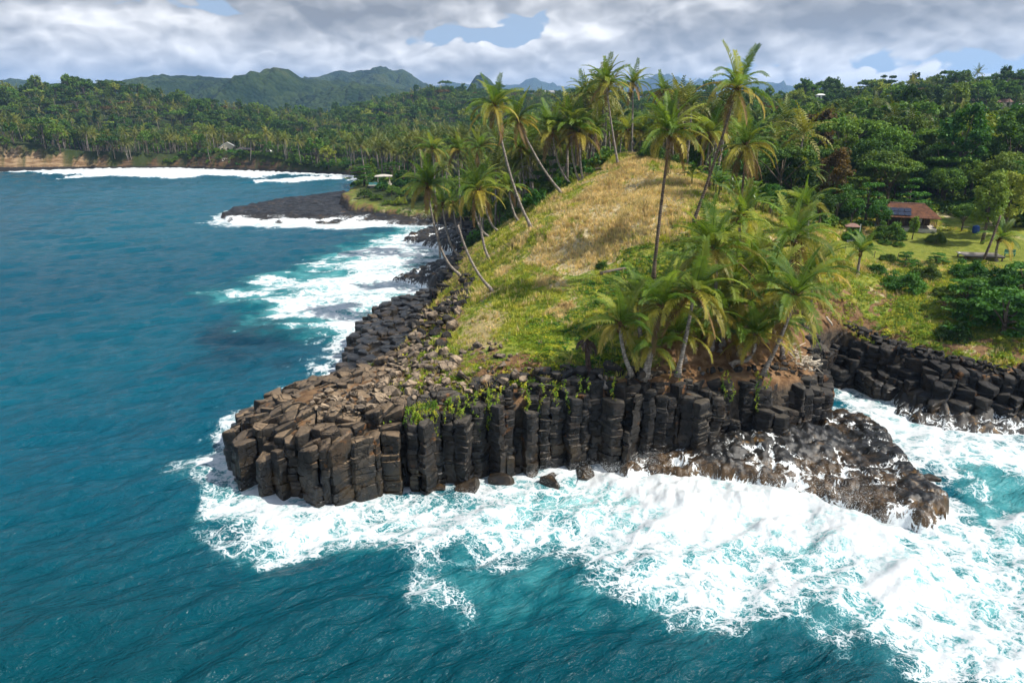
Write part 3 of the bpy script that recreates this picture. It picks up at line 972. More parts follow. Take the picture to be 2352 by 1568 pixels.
def shelf_material(name, alg, dark=(0.014, 0.0135, 0.013), rg=0.30):
    m, t, p, o = new_mat(name)
    geo = t.n('ShaderNodeNewGeometry')
    P = geo.outputs['Position']
    wash = t.attr('wash')
    hi = t.attr('high')
    n = t.noise(P, 1.3, 7, 0.65)
    n2 = t.noise(P, 0.35, 4, 0.6)
    n3 = t.noise(P, 5.0, 5, 0.7)
    c = t.mix(t.ss(t.sub(t.add(n, n2), hi), 0.66, 1.02), dark, alg)
    c = t.mix(t.ss(n3, 0.6, 0.75), c, tuple(min(1, x * 2.2) for x in alg))
    c = t.mix(t.mul(t.ss(n2, 0.55, 0.65), t.ss(n, 0.5, 0.65)), c, (0.19, 0.105, 0.030))
    ck = t.voro(t.vec('ADD', P, t.vec('SCALE', t.noise(P, 0.9, 3, 0.55, col=True), None, 0.9)), 0.9, 'DISTANCE_TO_EDGE')
    c = t.mix(t.mul(t.ss(ck, 0.05, 0.01), 0.8), c, (0.005, 0.005, 0.005))
    sx = t.vec('MULTIPLY', P, (1.3, 1.3, 0.35))
    thread = t.ss(t.math('ABSOLUTE', t.sub(t.noise(sx, 0.9, 5, 0.6, 0.8), 0.5)), 0.055, 0.0)
    fm = t.ss(t.add(t.add(wash, t.mul(t.sub(n3, 0.5), 0.8)), t.mul(thread, 0.42)), 0.50, 0.72)
    fm = t.mul(fm, t.ss(wash, 0.05, 0.2))
    c = t.mix(fm, c, (0.82, 0.86, 0.87))
    setp(t, p, c, t.lin(fm, 0, 1, rg, 0.7), 0.4, t.bump(t.add(t.mul(n, 0.6), t.mul(n3, 0.4)), 0.9, 0.16))
    return m


M_SHELF = shelf_material('shelf_rock', (0.075, 0.044, 0.018))
M_SHELFW = shelf_material('surf_rock', (0.035, 0.024, 0.013), (0.010, 0.010, 0.010), 0.28)
M_SHELFB = shelf_material('shelf_rock_black', (0.026, 0.022, 0.018), (0.011, 0.011, 0.0115), 0.5)


# ------------------------------------------------------------------ columns
def hexseeds(x0, x1, y0, y1, sp, rs, jit=0.33):
    pts = []
    row = 0
    y = y0
    while y < y1:
        x = x0 + (sp / 2 if row % 2 else 0)
        while x < x1:
            pts.append((x + rs.uniform(-jit, jit) * sp, y + rs.uniform(-jit, jit) * sp))
            x += sp
        y += sp * 0.866; row += 1
    return np.array(pts)


def cell_poly(i, S, sp):
    c = S[i]
    d2 = ((S - c) ** 2).sum(1)
    nb = np.where((d2 < (3.0 * sp) ** 2) & (d2 > 1e-9))[0]
    r = 1.35 * sp
    poly = [c + r * np.array((math.cos(a), math.sin(a))) for a in np.linspace(0, 2 * math.pi, 12, endpoint=False)]
    for j in nb:
        mid = (c + S[j]) / 2; nrm = S[j] - c
        out = []
        for k in range(len(poly)):
            a, b = poly[k], poly[(k + 1) % len(poly)]
            da, db = (a - mid) @ nrm, (b - mid) @ nrm
            if da <= 0: out.append(a)
            if da * db < 0: out.append(a + (b - a) * (da / (da - db)))
        poly = out
        if len(poly) < 3: return None
    # drop tiny edges
    q = []
    for k in range(len(poly)):
        if np.linalg.norm(poly[k] - poly[k - 1]) > 0.12 * sp: q.append(poly[k])
    return q if len(q) >= 3 else None


def column_mesh(poly, c, ztop, zbot, rs, lay=(0.35, 0.8), dome=0.10, tilt=0.10, shrink=0.965, slope=(0, 0), notch=(0.86, 0.94), rough=1.0):
    """one weathered basalt column: stacked blocks with worn joints, origin at its foot"""
    P = np.array(poly) - c
    ring = []
    m = len(P)
    for k in range(m):
        a, b = P[k], P[(k + 1) % m]
        ring.append(a + (b - a) * 0.09); ring.append(a + (b - a) * rs.uniform(0.42, 0.58)); ring.append(a + (b - a) * 0.91)
    ring = np.array(ring) * shrink
    n = len(ring)
    rad = np.hypot(ring[:, 0], ring[:, 1]).mean()
    ang = np.arctan2(ring[:, 1], ring[:, 0])
    tdir = rs.uniform(0, 6.28); tl = rs.uniform(0.2, 1.0) * tilt
    V = []
    st = {'w': np.ones(n)}

    def newblock():
        st['w'] = 1 + rough * (0.035 * np.cos(ang - rs.uniform(0, 6.28)) + 0.03 * np.cos(2 * ang - rs.uniform(0, 6.28))) + 0.012 * rs.normal(size=n)
        st['t'] = rs.normal(size=2) * 0.07 * rough
        st['j'] = rs.uniform(0, 6.28)

    def put(s, z, off=(0, 0), k=1.0, part=0.0):
        sv = s if not part else 1 - (1 - s) * np.clip(0.35 + part * np.cos(ang - st['j']), 0.0, 1.3)
        xy = ring * (sv * st['w'])[:, None] + np.array(off)
        zz = z + k * (tl * np.hypot(xy[:, 0], xy[:, 1]) * np.cos(ang - tdir)) + xy @ np.array(slope) + xy @ st['t'] * k
        V.append(np.concatenate([xy, zz[:, None]], 1))
    H = ztop - zbot
    newblock()
    put(0.55, H + dome * 0.7); put(0.88, H + dome * 0.2); put(0.965, H - 0.05); put(1.0, H - 0.16)
    z = H - 0.16
    off = np.zeros(2)
    while z > 0.15:
        th = rs.uniform(*lay) * (1.0 if rs.rand() > 0.15 else 1.8)
        z2 = max(z - th, 0.0)
        sc = rs.uniform(0.95, 1.03)
        nt = rs.uniform(*notch)
        gap = min(0.07, th * 0.2)
        put(sc, z2 + gap, off)
        if z2 <= 0.0: break
        put(nt, z2 + 0.02, off, 1.0, 0.9)
        off = off * 0.55 + rs.normal(size=2) * 0.05 * rough
        newblock()
        put(nt, z2 - 0.02, off, 1.0, 0.9)
        sc = rs.uniform(0.95, 1.05)
        put(sc, z2 - gap, off)
        z = z2 - gap
    k = len(V)
    V = np.concatenate(V + [np.array([[0, 0, H + dome]])])
    F = []
    for i in range(k - 1):
        for j in range(n):
            j2 = (j + 1) % n
            F.append((i * n + j, (i + 1) * n + j, (i + 1) * n + j2, i * n + j2))
    top = k * n
    for j in range(n):
        F.append((top, j, (j + 1) % n))
    me = mesh_np('column', V, F, True)
    me.set_sharp_from_angle(angle=R(38))
    return me


def columns(parent, name, S, sel, topf, mat, sp, seed, botf=None, lay=(0.35, 0.8), dome=0.10, tilt=0.1, shrink=0.965, notch=(0.86, 0.94), rough=1.0, follow=0.0):
    rs = np.random.RandomState(seed)
    cnt = 0
    for i in np.where(sel)[0]:
        poly = cell_poly(i, S, sp)
        if poly is None: continue
        c = S[i]
        zt = topf(c[0], c[1], rs)
        zb = -1.2 if botf is None else botf(c[0], c[1], zt)
        if zt - zb < 0.4: zb = zt - 0.8
        sl = (0, 0)
        if follow:
            hx = hill(np.array([c[0] + 1, c[0] - 1, c[0], c[0]]), np.array([c[1], c[1], c[1] + 1, c[1] - 1]))
            sl = (follow * (hx[0] - hx[1]) / 2, follow * (hx[2] - hx[3]) / 2)
        me = column_mesh(poly, c, zt, zb, rs, lay, dome, tilt, shrink, sl, notch, rough)
        mm = mat(c[0], c[1], zt) if callable(mat) else mat
        obj(name, me, mm, parent, loc=(c[0], c[1], zb))
        cnt += 1
    return cnt


rsr = np.random.RandomState(3)

# -- the column cliff facing the camera
cliff = empty('column_cliff', (8, 54, 0), kind='structure', label='cliff of upright grey basalt columns along the front of the headland', cat='cliff')
cliff.location = (0, 0, 0)
S = hexseeds(-11, 38, 47, 78, 1.08, rsr, 0.48)
S = S[rsr.rand(len(S)) > 0.24]                      # uneven widths
dS_ = sdist(LAND, S[:, 0], S[:, 1])
butt = fbm(S[:, 0], S[:, 1] * 0.3, 0.30, 3, 0.6, 95) * 1.7          # buttresses and recesses
front = (dS_ > -0.35 + butt) & (dS_ < 3.9 - 1.6 * sst(S[:, 0], 6, 12)) & (S[:, 0] > -9) & (S[:, 0] < 36.0) & (S[:, 1] < 76)
hS = hill(S[:, 0], S[:, 1])


def top_front(x, y, rs):
    d = float(sdist(LAND, np.array([x]), np.array([y]))[0])
    z = float(hill(np.array([x]), np.array([y]))[0]) - 0.1 - 0.5 * float(sst(x, 8, 14)) * (1 + 2.0 * float(fbm(np.array([x]), np.array([3.0]), 0.22, 2, 0.5, 97)[0]))
    g = float(fbm(np.array([x]), np.array([y]), 0.33, 2, 0.5, 91)[0])     # neighbours break off together
    if d < 0.9:
        z -= 0.3 + 2.0 * max(0, g + 0.10) + rs.uniform(0.0, 0.5) + (rs.uniform(1.5, 3.5) if rs.rand() < 0.10 else 0)
    elif d < 2.2:
        z -= 0.9 * max(0, g + 0.05) + rs.uniform(-0.1, 0.45)
    else:
        z += rs.uniform(-0.35, 0.25)
    return z


def bot_front(x, y, zt):
    d = float(sdist(LAND, np.array([x]), np.array([y]))[0])
    return -1.2 if d < 2.9 else zt - 2.2


columns(cliff, 'basalt_column', S, front, top_front, M_BASALT, 1.08, 21, bot_front, (0.16, 0.55), 0.04, 0.16, 0.992, (0.85, 0.95), 1.5)

# -- the low point at the tip: wide, brown, loaf-topped columns
tip = empty('basalt_point', kind='structure', label='low brown point of loaf shaped basalt blocks at the tip of the headland', cat='cliff')
S = hexseeds(-29, -7.5, 46, 72, 1.22, rsr, 0.48)
S = S[rsr.rand(len(S)) > 0.22]
dS_ = sdist(LAND, S[:, 0], S[:, 1])
sel = (dS_ > -0.5) & (S[:, 0] < -9.0) & (S[:, 1] < 69.5) & ((dS_ < 7.0) | (S[:, 0] < -12.5))


def top_tip(x, y, rs):
    d = float(sdist(LAND, np.array([x]), np.array([y]))[0])
    z = float(hill(np.array([x]), np.array([y]))[0])
    g = float(fbm(np.array([x]), np.array([y]), 0.30, 2, 0.5, 93)[0])
    z += rs.uniform(-0.32, 0.26) + 0.55 * g
    z -= 1.2 * float(sst(d, 2.0, -0.2)) * (0.8 + 1.8 * g) + (rs.uniform(0.3, 1.2) if d < 0.9 and rs.rand() < 0.35 else 0)
    return z


columns(tip, 'basalt_block', S, sel, top_tip, M_BROWN, 1.22, 22, lambda x, y, zt: -1.2 if float(sdist(LAND, np.array([x]), np.array([y]))[0]) < 3 else zt - 1.6, (0.25, 0.75), 0.07, 0.34, 1.0, (0.84, 0.94), 1.7, 1.0)

# -- wet terrace on the seaward side
terr = empty('rock_terrace', kind='structure', label='wet blue black terrace of basalt column ends along the seaward side', cat='rock')
S = hexseeds(-24, -9, 64, 119, 1.5, rsr, 0.36)
dS_ = sdist(TERRACE, S[:, 0], S[:, 1]); dL_ = sdist(LAND, S[:, 0], S[:, 1])
sel = (dS_ > -0.4) & (dL_ < 0.4)


def top_terr(x, y, rs):
    d = float(sdist(TERRACE, np.array([x]), np.array([y]))[0])
    z = 3.3 - 1.5 * float(sst(y, 98, 116)) + rs.uniform(-0.3, 0.25) + 0.25 * math.sin(x * 1.3 + y * 0.4)
    if d < 1.0: z -= rs.uniform(0.1, 1.3)
    return z


columns(terr, 'basalt_column', S, sel, top_terr, lambda x, y, z: M_WETB if x > -19.4 or rsr.rand() < 0.4 else M_BROWN, 1.5, 23,
        lambda x, y, zt: -1.0 if float(sdist(TERRACE, np.array([x]), np.array([y]))[0]) < 2.2 else zt - 1.5, (0.45, 0.9), 0.05, 0.12)

# -- dark cliff further along that side
lefc = empty('sea_cliff', kind='structure', label='dark ragged cliff below the leaning palms on the seaward side', cat='cliff')
S = hexseeds(-16, -5, 96, 192, 1.9, rsr, 0.38)
dL_ = sdist(LAND, S[:, 0], S[:, 1])
sel = (dL_ > -1.0) & (dL_ < 3.0) & (S[:, 1] > 101) & (S[:, 1] < 188)


def top_left(x, y, rs):
    d = float(sdist(LAND, np.array([x]), np.array([y]))[0])
    z = float(hill(np.array([x]), np.array([y]))[0])
    return min(z - 0.1, 2.6 + (d + 0.6) * 1.7) + rs.uniform(-0.7, 0.4)


columns(lefc, 'basalt_column', S, sel, top_left, M_DARKB, 1.9, 24, None, (0.3, 0.8), 0.06, 0.3, 0.98, (0.82, 0.92), 1.5)

# -- black cliff across the inlet
rigc = empty('inlet_cliff', kind='structure', label='black layered cliff across the inlet under the green bank', cat='cliff')
S = hexseeds(34, 76, 52, 80, 1.22, rsr, 0.48)
S = S[rsr.rand(len(S)) > 0.22]
dL_ = sdist(LAND, S[:, 0], S[:, 1])
sel = (dL_ > -1.6) & (dL_ < 3.4) & ((S[:, 0] > 36.2) | (S[:, 1] > 75.5)) & (S[:, 0] < 74)


def top_right(x, y, rs):
    d = float(sdist(LAND, np.array([x]), np.array([y]))[0])
    z = float(hill(np.array([x]), np.array([y]))[0])
    return min(z - 0.15, 1.5 + (d + 1.6) * 1.15) + rs.uniform(-0.6, 0.35)


columns(rigc, 'basalt_column', S, sel, top_right, M_DARKB, 1.22, 25, None, (0.18, 0.42), 0.06, 0.25, 0.985, (0.82, 0.92), 1.5)


# ------------------------------------------------------------------ wave cut shelves
def cellfield(x, y, sp, seed):
    """Voronoi F1, F2 over jittered hex seeds"""
    rs = np.random.RandomState(seed)
    S = hexseeds(x.min() - 3, x.max() + 3, y.min() - 3, y.max() + 3, sp, rs, 0.42)
    f1 = np.full(x.shape, 1e9); f2 = np.full(x.shape, 1e9); idx = np.zeros(x.shape, int)
    for k, (a, b) in enumerate(S):
        d = np.hypot(x - a, y - b)
        new = d < f1
        f2 = np.where(new, f1, np.minimum(f2, d))
        idx = np.where(new, k, idx)
        f1 = np.where(new, d, f1)
    r = rs.rand(len(S))
    return f1, f2, r[idx]


def shelf(name, label, poly, res, hf, sp, seed, mat, bump=0.45, washf=None, roll=1.0, slab=None):
    P = np.array(poly)
    x = np.arange(P[:, 0].min() - 1.5, P[:, 0].max() + 1.5, res); y = np.arange(P[:, 1].min() - 1.5, P[:, 1].max() + 1.5, res)
    X, Y = np.meshgrid(x, y); sh = X.shape
    X = X.ravel(); Y = Y.ravel()
    wx = fbm(X, Y, 0.5, 3, 0.5, seed) * 0.9; wy = fbm(X, Y, 0.5, 3, 0.5, seed + 5) * 0.9
    d = sdist(poly, X + wx, Y + wy)
    qx, qy = X + wx * 0.8, Y + wy * 0.8
    if slab:
        ca, sa = math.cos(slab), math.sin(slab)
        qx, qy = (qx * ca + qy * sa) / 1.9, -qx * sa + qy * ca
    f1, f2, rv = cellfield(qx, qy, sp, seed)
    e = np.clip((f2 - f1) / sp, 0, 1)
    h = hf(X, Y, d)
    lump = (sst(e, 0.0, 0.5) - 0.5) * bump + (rv - 0.5) * bump * 1.1
    if slab: lump = (sst(e, 0.02, 0.20) - 0.6) * bump * 0.8 + (rv - 0.5) * bump * 1.5
    Z = (h + lump + fbm(X, Y, 0.8, 4, 0.6, seed + 9) * 0.35) * sst(d, -0.6, roll) - 1.6 * (1 - sst(d, -0.9, roll * 0.5))
    crev = sst(e, 0.22, 0.02)
    low = sst(Z, 1.9, 0.3)
    patch = sst(fbm(X, Y, 0.22, 3, 0.55, seed + 12), -0.15, 0.35)
    wash = np.clip(crev * (0.25 + 0.5 * patch) + 0.30 * low * patch + sst(Z, 0.75, 0.25) * 0.6, 0, 1)
    if washf is not None: wash = np.clip(washf(X, Y, d, Z, wash, crev, patch), 0, 1)
    F = grid_faces(sh[1], sh[0], Z > -1.2)
    V, F, (wa, hi) = compact(np.stack([X, Y, Z], 1), F, wash, sst(Z, 1.0, 2.4) * 0.5)
    return obj(name, mesh_np(name, V, F, True, {'wash': wa, 'high': hi}, mat), kind='structure', label=label, cat='rock shelf')


RIDGE = np.array([(33.8, 47.2), (34.0, 52), (34.6, 57), (35.4, 62), (35.0, 67)])


def h_front(X, Y, d):
    rd = np.full(X.shape, 1e9)
    for i in range(len(RIDGE) - 1):
        a, b = RIDGE[i], RIDGE[i + 1]
        t = np.clip(((X - a[0]) * (b - a)[0] + (Y - a[1]) * (b - a)[1]) / ((b - a) @ (b - a)), 0, 1)
        rd = np.minimum(rd, np.hypot(X - a[0] - t * (b - a)[0], Y - a[1] - t * (b - a)[1]))
    dl = sdist(LAND, X, Y)
    back = sst(Y, 46, 60)
    return 0.45 + 1.25 * np.exp(-(rd / 4.5) ** 2) * sst(Y, 68, 58) + 2.0 * sst(dl, -7.0, 0.3) * sst(X, 12, 20) * sst(X, 33, 27) + 0.3 * sst(Y, 70, 60)


shelf('rock_shelf', 'wet brown and black rock shelf running out from the cliff into the surf', SHELF_FRONT, 0.16, h_front, 1.45, 41, M_SHELF, 0.26,
      lambda X, Y, d, Z, w_, c, p: w_ * 0.8 + 0.30 * sst(-(X - 24) * 0.4 - (Y - 55) * 0.9, -1.0, 6.0) * p, 1.0, R(-52))
shelf('rock_shelf', 'flat black rock shelf of the far promontory washed by surf', SHELF_FAR, 0.6,
      lambda X, Y, d: 0.65 + 1.1 * sst(Y + 0.12 * (X + 60), 204, 209) + 0.3 * sst(Y, 225, 245), 5.0, 42, M_SHELFB, 0.32,
      lambda X, Y, d, Z, w_, c, p: w_ * 0.25 + 0.9 * sst(Y + 0.12 * (X + 60) + fbm(X, Y, 0.08, 3, 0.5, 77) * 6, 206.5, 203.5) * sst(fbm(X, Y, 0.13, 3, 0.5, 78), -0.32, 0.1) * sst(X, -30, -42), 1.6)
shelf('rock_shelf', 'black ledge with pouring water below the leaning palms', SHELF_MID, 0.4, lambda X, Y, d: 1.0 + 1.6 * sst(X, -22, -12), 3.0, 43, M_SHELFB, 0.6, None, 1.2)
shelf('rock_shelf', 'low black ledge jutting into the foam beside the terrace', SHELF_LOW, 0.35, lambda X, Y, d: 0.8 + 2.0 * sst(X, -19, -11), 2.4, 44, M_SHELFB, 0.7, None, 1.2)
shelf('rock_shelf', 'black wave washed ledge at the foot of the inlet cliff', SHELF_RIGHT, 0.3, lambda X, Y, d: 0.5 + 1.1 * sst(sdist(LAND, X, Y), -4, 0), 1.6, 45, M_SHELFB, 0.5,
      lambda X, Y, d, Z, w_, c, p: w_ * 0.55, 1.2)


# ------------------------------------------------------------------ loose stones
def stone_mesh(seed, flat=0.7, npts=15):
    rs = np.random.RandomState(seed)
    bm = bmesh.new()
    for k in range(npts):
        v = rs.normal(size=3); v /= np.linalg.norm(v)
        v = np.sign(v) * np.abs(v) ** 0.65
        bm.verts.new(v * (0.5, 0.5 * rs.uniform(0.7, 1.0), 0.5 * flat) * rs.uniform(0.85, 1.05))
    r = bmesh.ops.convex_hull(bm, input=bm.verts)
    bmesh.ops.delete(bm, geom=[g for g in r.get('geom_interior', []) if isinstance(g, bmesh.types.BMVert)], context='VERTS')
    bmesh.ops.dissolve_limit(bm, angle_limit=R(14), verts=bm.verts, edges=bm.edges)
    bmesh.ops.bevel(bm, geom=list(bm.edges), offset=0.035, segments=1, affect='EDGES', profile=0.6)
    bmesh.ops.triangulate(bm, faces=bm.faces)
    me = bpy.data.meshes.new('stone')
    bm.to_mesh(me); bm.free()
    return me


STONES = [stone_mesh(100 + k, 0.62 + 0.1 * (k % 4), 13 + k % 4) for k in range(10)]
for me in STONES: me.materials.append(M_STONE)
STONES_D = [me.copy() for me in STONES]
for me in STONES_D: me.materials.clear(); me.materials.append(M_DARKB)


def scatter(parent, poly, count, smin, smax, seed, power=2.0, meshes=STONES, sink=0.15, zf=None, sizef=None, name='stone'):
    rs = np.random.RandomState(seed)
    P = np.array(poly); n = 0; tries = 0
    used = []
    while n < count and tries < count * 60:
        tries += 1
        x = rs.uniform(P[:, 0].min(), P[:, 0].max()); y = rs.uniform(P[:, 1].min(), P[:, 1].max())
        if sdist(poly, np.array([x]), np.array([y]))[0] < 0: continue
        s = smin + (smax - smin) * rs.rand() ** power
        if sizef is not None: s *= sizef(x, y)
        if any((x - a) ** 2 + (y - b) ** 2 < (0.36 * (s + c)) ** 2 for a, b, c in used): continue
        used.append((x, y, s))
        z = gz(x, y) if zf is None else zf(x, y)
        obj(name, meshes[rs.randint(len(meshes))], None, parent, loc=(x, y, z + s * sink), rot=(rs.normal(0, 0.3), rs.normal(0, 0.3), rs.uniform(0, 6.28)),
            scale=(s * rs.uniform(0.8, 1.4), s * rs.uniform(0.8, 1.2), s * rs.uniform(0.7, 1.1)))
        n += 1


rubble = empty('rubble_slope', kind='structure', label='slope of loose grey and brown stones at the seaward corner of the headland', cat='rubble')
R1 = hpoly([(850, 880), (900, 830), (960, 780), (1040, 800), (1120, 790), (1190, 800), (1220, 850), (1260, 880), (1100, 905), (960, 905), (880, 935)])
scatter(rubble, R1, 130, 0.35, 1.2, 61, 2.2)
R1b = hpoly([(845, 890), (900, 830), (945, 780), (1010, 800), (1050, 830), (1030, 880), (960, 915), (880, 940)])
scatter(rubble, R1b, 85, 0.7, 2.1, 68, 1.5, STONES, 0.08)
R2 = hpoly([(945, 800), (955, 735), (1000, 715), (1040, 690), (1062, 700), (1040, 750), (1030, 800), (980, 815)])
scatter(rubble, R2, 80, 0.8, 2.1, 62, 1.3, STONES_D[:5] + STONES[:5], 0.2)
R2b = hpoly([(1030, 690), (1050, 650), (1075, 625), (1090, 640), (1070, 700), (1050, 720)])
scatter(rubble, R2b, 35, 0.7, 1.7, 63, 1.4, STONES_D, 0.2)
R3 = hpoly([(1540, 880), (1640, 850), (1720, 870), (1830, 860), (1880, 850), (1880, 880), (1700, 905), (1560, 915)])
bankst = empty('bank_rubble', kind='structure', label='scattered dark stones on the bare earth bank below the palm clump', cat='rubble')
scatter(bankst, R3, 45, 0.3, 1.0, 64, 1.8, STONES_D)
R4 = hpoly([(1060, 905), (1300, 880), (1420, 890), (1550, 895), (1540, 915), (1300, 915), (1080, 925)])
scatter(bankst, R4, 95, 0.4, 1.4, 65, 1.6, STONES_D[:6] + STONES[:5])
R6 = hpoly([(700, 940), (760, 905), (860, 890), (900, 930), (860, 965), (760, 960)])
scatter(rubble, R6, 60, 0.4, 1.5, 67, 1.6, STONES, 0.3)
R5 = hpoly([(1900, 770), (2000, 760), (2200, 820), (2352, 850), (2352, 875), (2150, 860), (1960, 795)])
scatter(bankst, R5, 60, 0.4, 1.2, 66, 1.5, STONES_D)


for k, (px, py, r, lab) in enumerate([
        (1005, 1116, 0.9, 'black rock wedged at the foot of the left columns'),
        (1072, 1118, 1.6, 'broad dark boulder in the surf below the middle columns'),
        (1150, 1105, 1.2, 'dark boulder right of the broad one at the cliff foot'),
        (1255, 1085, 1.15, 'tall black rock standing against the columns in the surf'),
        (1262, 1106, 1.2, 'rounded black boulder in the foam under the tall black rock'),
        (1180, 1078, 0.8, 'small black rock between the columns and the surf'),
        (1345, 1080, 1.1, 'low black rock half buried in the surf'),
        (1425, 1062, 1.3, 'black rock at the foot of the short columns in the spray'),
        (1500, 1075, 1.2, 'brown wet rock where the shelf begins'),
        (2140, 1095, 0.9, 'submerged brown rock off the tip of the shelf'),
        (610, 1085, 0.9, 'black rock at the seaward foot of the brown point')]):
    p = Wz(px, py, 0.3)
    me = stone_mesh(260 + k, 0.8, 17)
    me.materials.append(M_SHELFW)
    obj('boulder', me, None, None, loc=(p[0], p[1], -0.22 + 0.12 * (k % 3)), rot=(0, 0, k * 1.3), scale=(r * 2.2, r * 1.7, r * 2.0), label=lab, cat='boulder')

# ------------------------------------------------------------------ plant materials
def leaf_material(name, c0, c1, c2, trans=0.28, rough=0.62, spec=0.18, scale=0.6, tip=None):
    m, t, p, o = new_mat(name)
    geo = t.n('ShaderNodeNewGeometry')
    inf = t.n('ShaderNodeObjectInfo')
    P = geo.outputs['Position']
    n = t.noise(P, scale, 3, 0.6)
    r = inf.outputs['Random']
    c = t.mix(t.ss(n, 0.36, 0.64), c0, c1)
    c = t.mix(t.ss(t.add(t.mul(r, 0.7), t.mul(t.noise(P, scale * 0.35, 2, 0.5), 0.5)), 0.62, 0.95), c, c2)
    c = t.mix(1.0, c, t.mix(t.math('FRACT', t.mul(r, 7.13)), (0.66, 0.70, 0.70), (1.42, 1.36, 1.2)), 'MULTIPLY')
    if tip is not None:
        c = t.mix(t.mul(t.ss(t.attr('tipness'), 0.45, 1.0), 0.8), c, tip)
    setp(t, p, c, rough, spec)
    tr = t.n('ShaderNodeBsdfTranslucent')
    t.put(tr.inputs['Color'], t.mix(1.0, c, (1.25, 1.2, 0.7), 'MULTIPLY'))
    mx = t.n('ShaderNodeMixShader')
    mx.inputs[0].default_value = trans
    t.t.links.new(p.outputs[0], mx.inputs[1]); t.t.links.new(tr.outputs[0], mx.inputs[2])
    t.t.links.new(mx.outputs[0], o.inputs['Surface'])
    return m


M_FROND = leaf_material('palm_frond', (0.072, 0.145, 0.020), (0.155, 0.235, 0.034), (0.245, 0.280, 0.044), 0.42, 0.5, 0.22)
M_FRONDY = leaf_material('palm_frond_yellow', (0.185, 0.195, 0.030), (0.32, 0.285, 0.045), (0.36, 0.27, 0.05), 0.36, 0.5, 0.22, tip=(0.26, 0.17, 0.06))
M_FROND_DEAD = leaf_material('palm_frond_dry', (0.13, 0.075, 0.030), (0.24, 0.150, 0.070), (0.20, 0.13, 0.06), 0.2, 0.7, 0.2)
M_LEAF = leaf_material('tree_leaves', (0.048, 0.115, 0.018), (0.112, 0.212, 0.032), (0.170, 0.235, 0.042))
M_LEAFD = leaf_material('tree_leaves_dark', (0.029, 0.074, 0.017), (0.067, 0.134, 0.026), (0.096, 0.150, 0.034))
M_LEAFB = leaf_material('tree_leaves_bright', (0.080, 0.150, 0.016), (0.165, 0.250, 0.030), (0.23, 0.27, 0.04))
M_LEAFO = leaf_material('tree_leaves_russet', (0.075, 0.060, 0.020), (0.150, 0.095, 0.030), (0.13, 0.10, 0.035))
M_LEAFS = leaf_material('almond_leaves', (0.030, 0.100, 0.018), (0.075, 0.195, 0.032), (0.13, 0.22, 0.035), 0.3, 0.6, 0.18)
M_FLOWER = leaf_material('yellow_blossom', (0.30, 0.19, 0.015), (0.45, 0.28, 0.02), (0.40, 0.26, 0.02))
M_BANANA = leaf_material('banana_leaf', (0.055, 0.130, 0.020), (0.115, 0.205, 0.035), (0.19, 0.22, 0.045), 0.4, 0.38, 0.45, 1.5)
M_TUFTD = leaf_material('dry_grass_blades', (0.50, 0.375, 0.195), (0.70, 0.560, 0.335), (0.50, 0.44, 0.19), 0.35, 0.8, 0.15, 0.35)
M_TUFTG = leaf_material('green_grass_blades', (0.185, 0.275, 0.036), (0.385, 0.405, 0.066), (0.52, 0.48, 0.12), 0.42, 0.7, 0.2, 0.35)
M_COVER = leaf_material('ground_creeper', (0.100, 0.205, 0.018), (0.230, 0.330, 0.030), (0.42, 0.40, 0.040), 0.35, 0.6, 0.25, 0.5)


def bark_material(name, a, b, rings=True):
    m, t, p, o = new_mat(name)
    tcn = t.n('ShaderNodeTexCoord')
    P = tcn.outputs['Object']
    n = t.noise(P, 3.0, 5, 0.65)
    z = t.xyz(P)[2]
    rg = t.math('SINE', t.add(t.mul(z, 26.0), t.mul(n, 3.0))) if rings else n
    c = t.mix(t.ss(n, 0.35, 0.65), a, b)
    c = t.mix(t.mul(t.ss(rg, 0.5, 1.0), 0.35), c, tuple(x * 0.5 for x in a))
    setp(t, p, c, 0.85, 0.2, t.bump(t.add(rg, n), 0.5, 0.05))
    return m


M_TRUNK = bark_material('palm_trunk', (0.155, 0.130, 0.110), (0.36, 0.31, 0.265))
M_TRUNKD = bark_material('palm_trunk_brown', (0.085, 0.060, 0.042), (0.20, 0.150, 0.105))
M_BARK = bark_material('tree_bark', (0.075, 0.058, 0.042), (0.18, 0.145, 0.11), False)
M_BARKP = bark_material('pale_bark', (0.25, 0.22, 0.18), (0.50, 0.46, 0.40), False)
M_FIBRE = bark_material('palm_fibre', (0.075, 0.042, 0.020), (0.19, 0.110, 0.045), False)
M_COCO = simple('coconut_husk', (0.20, 0.16, 0.03), 0.5)
M_CHAR = bark_material('charred_palm', (0.020, 0.014, 0.012), (0.085, 0.055, 0.045), False)


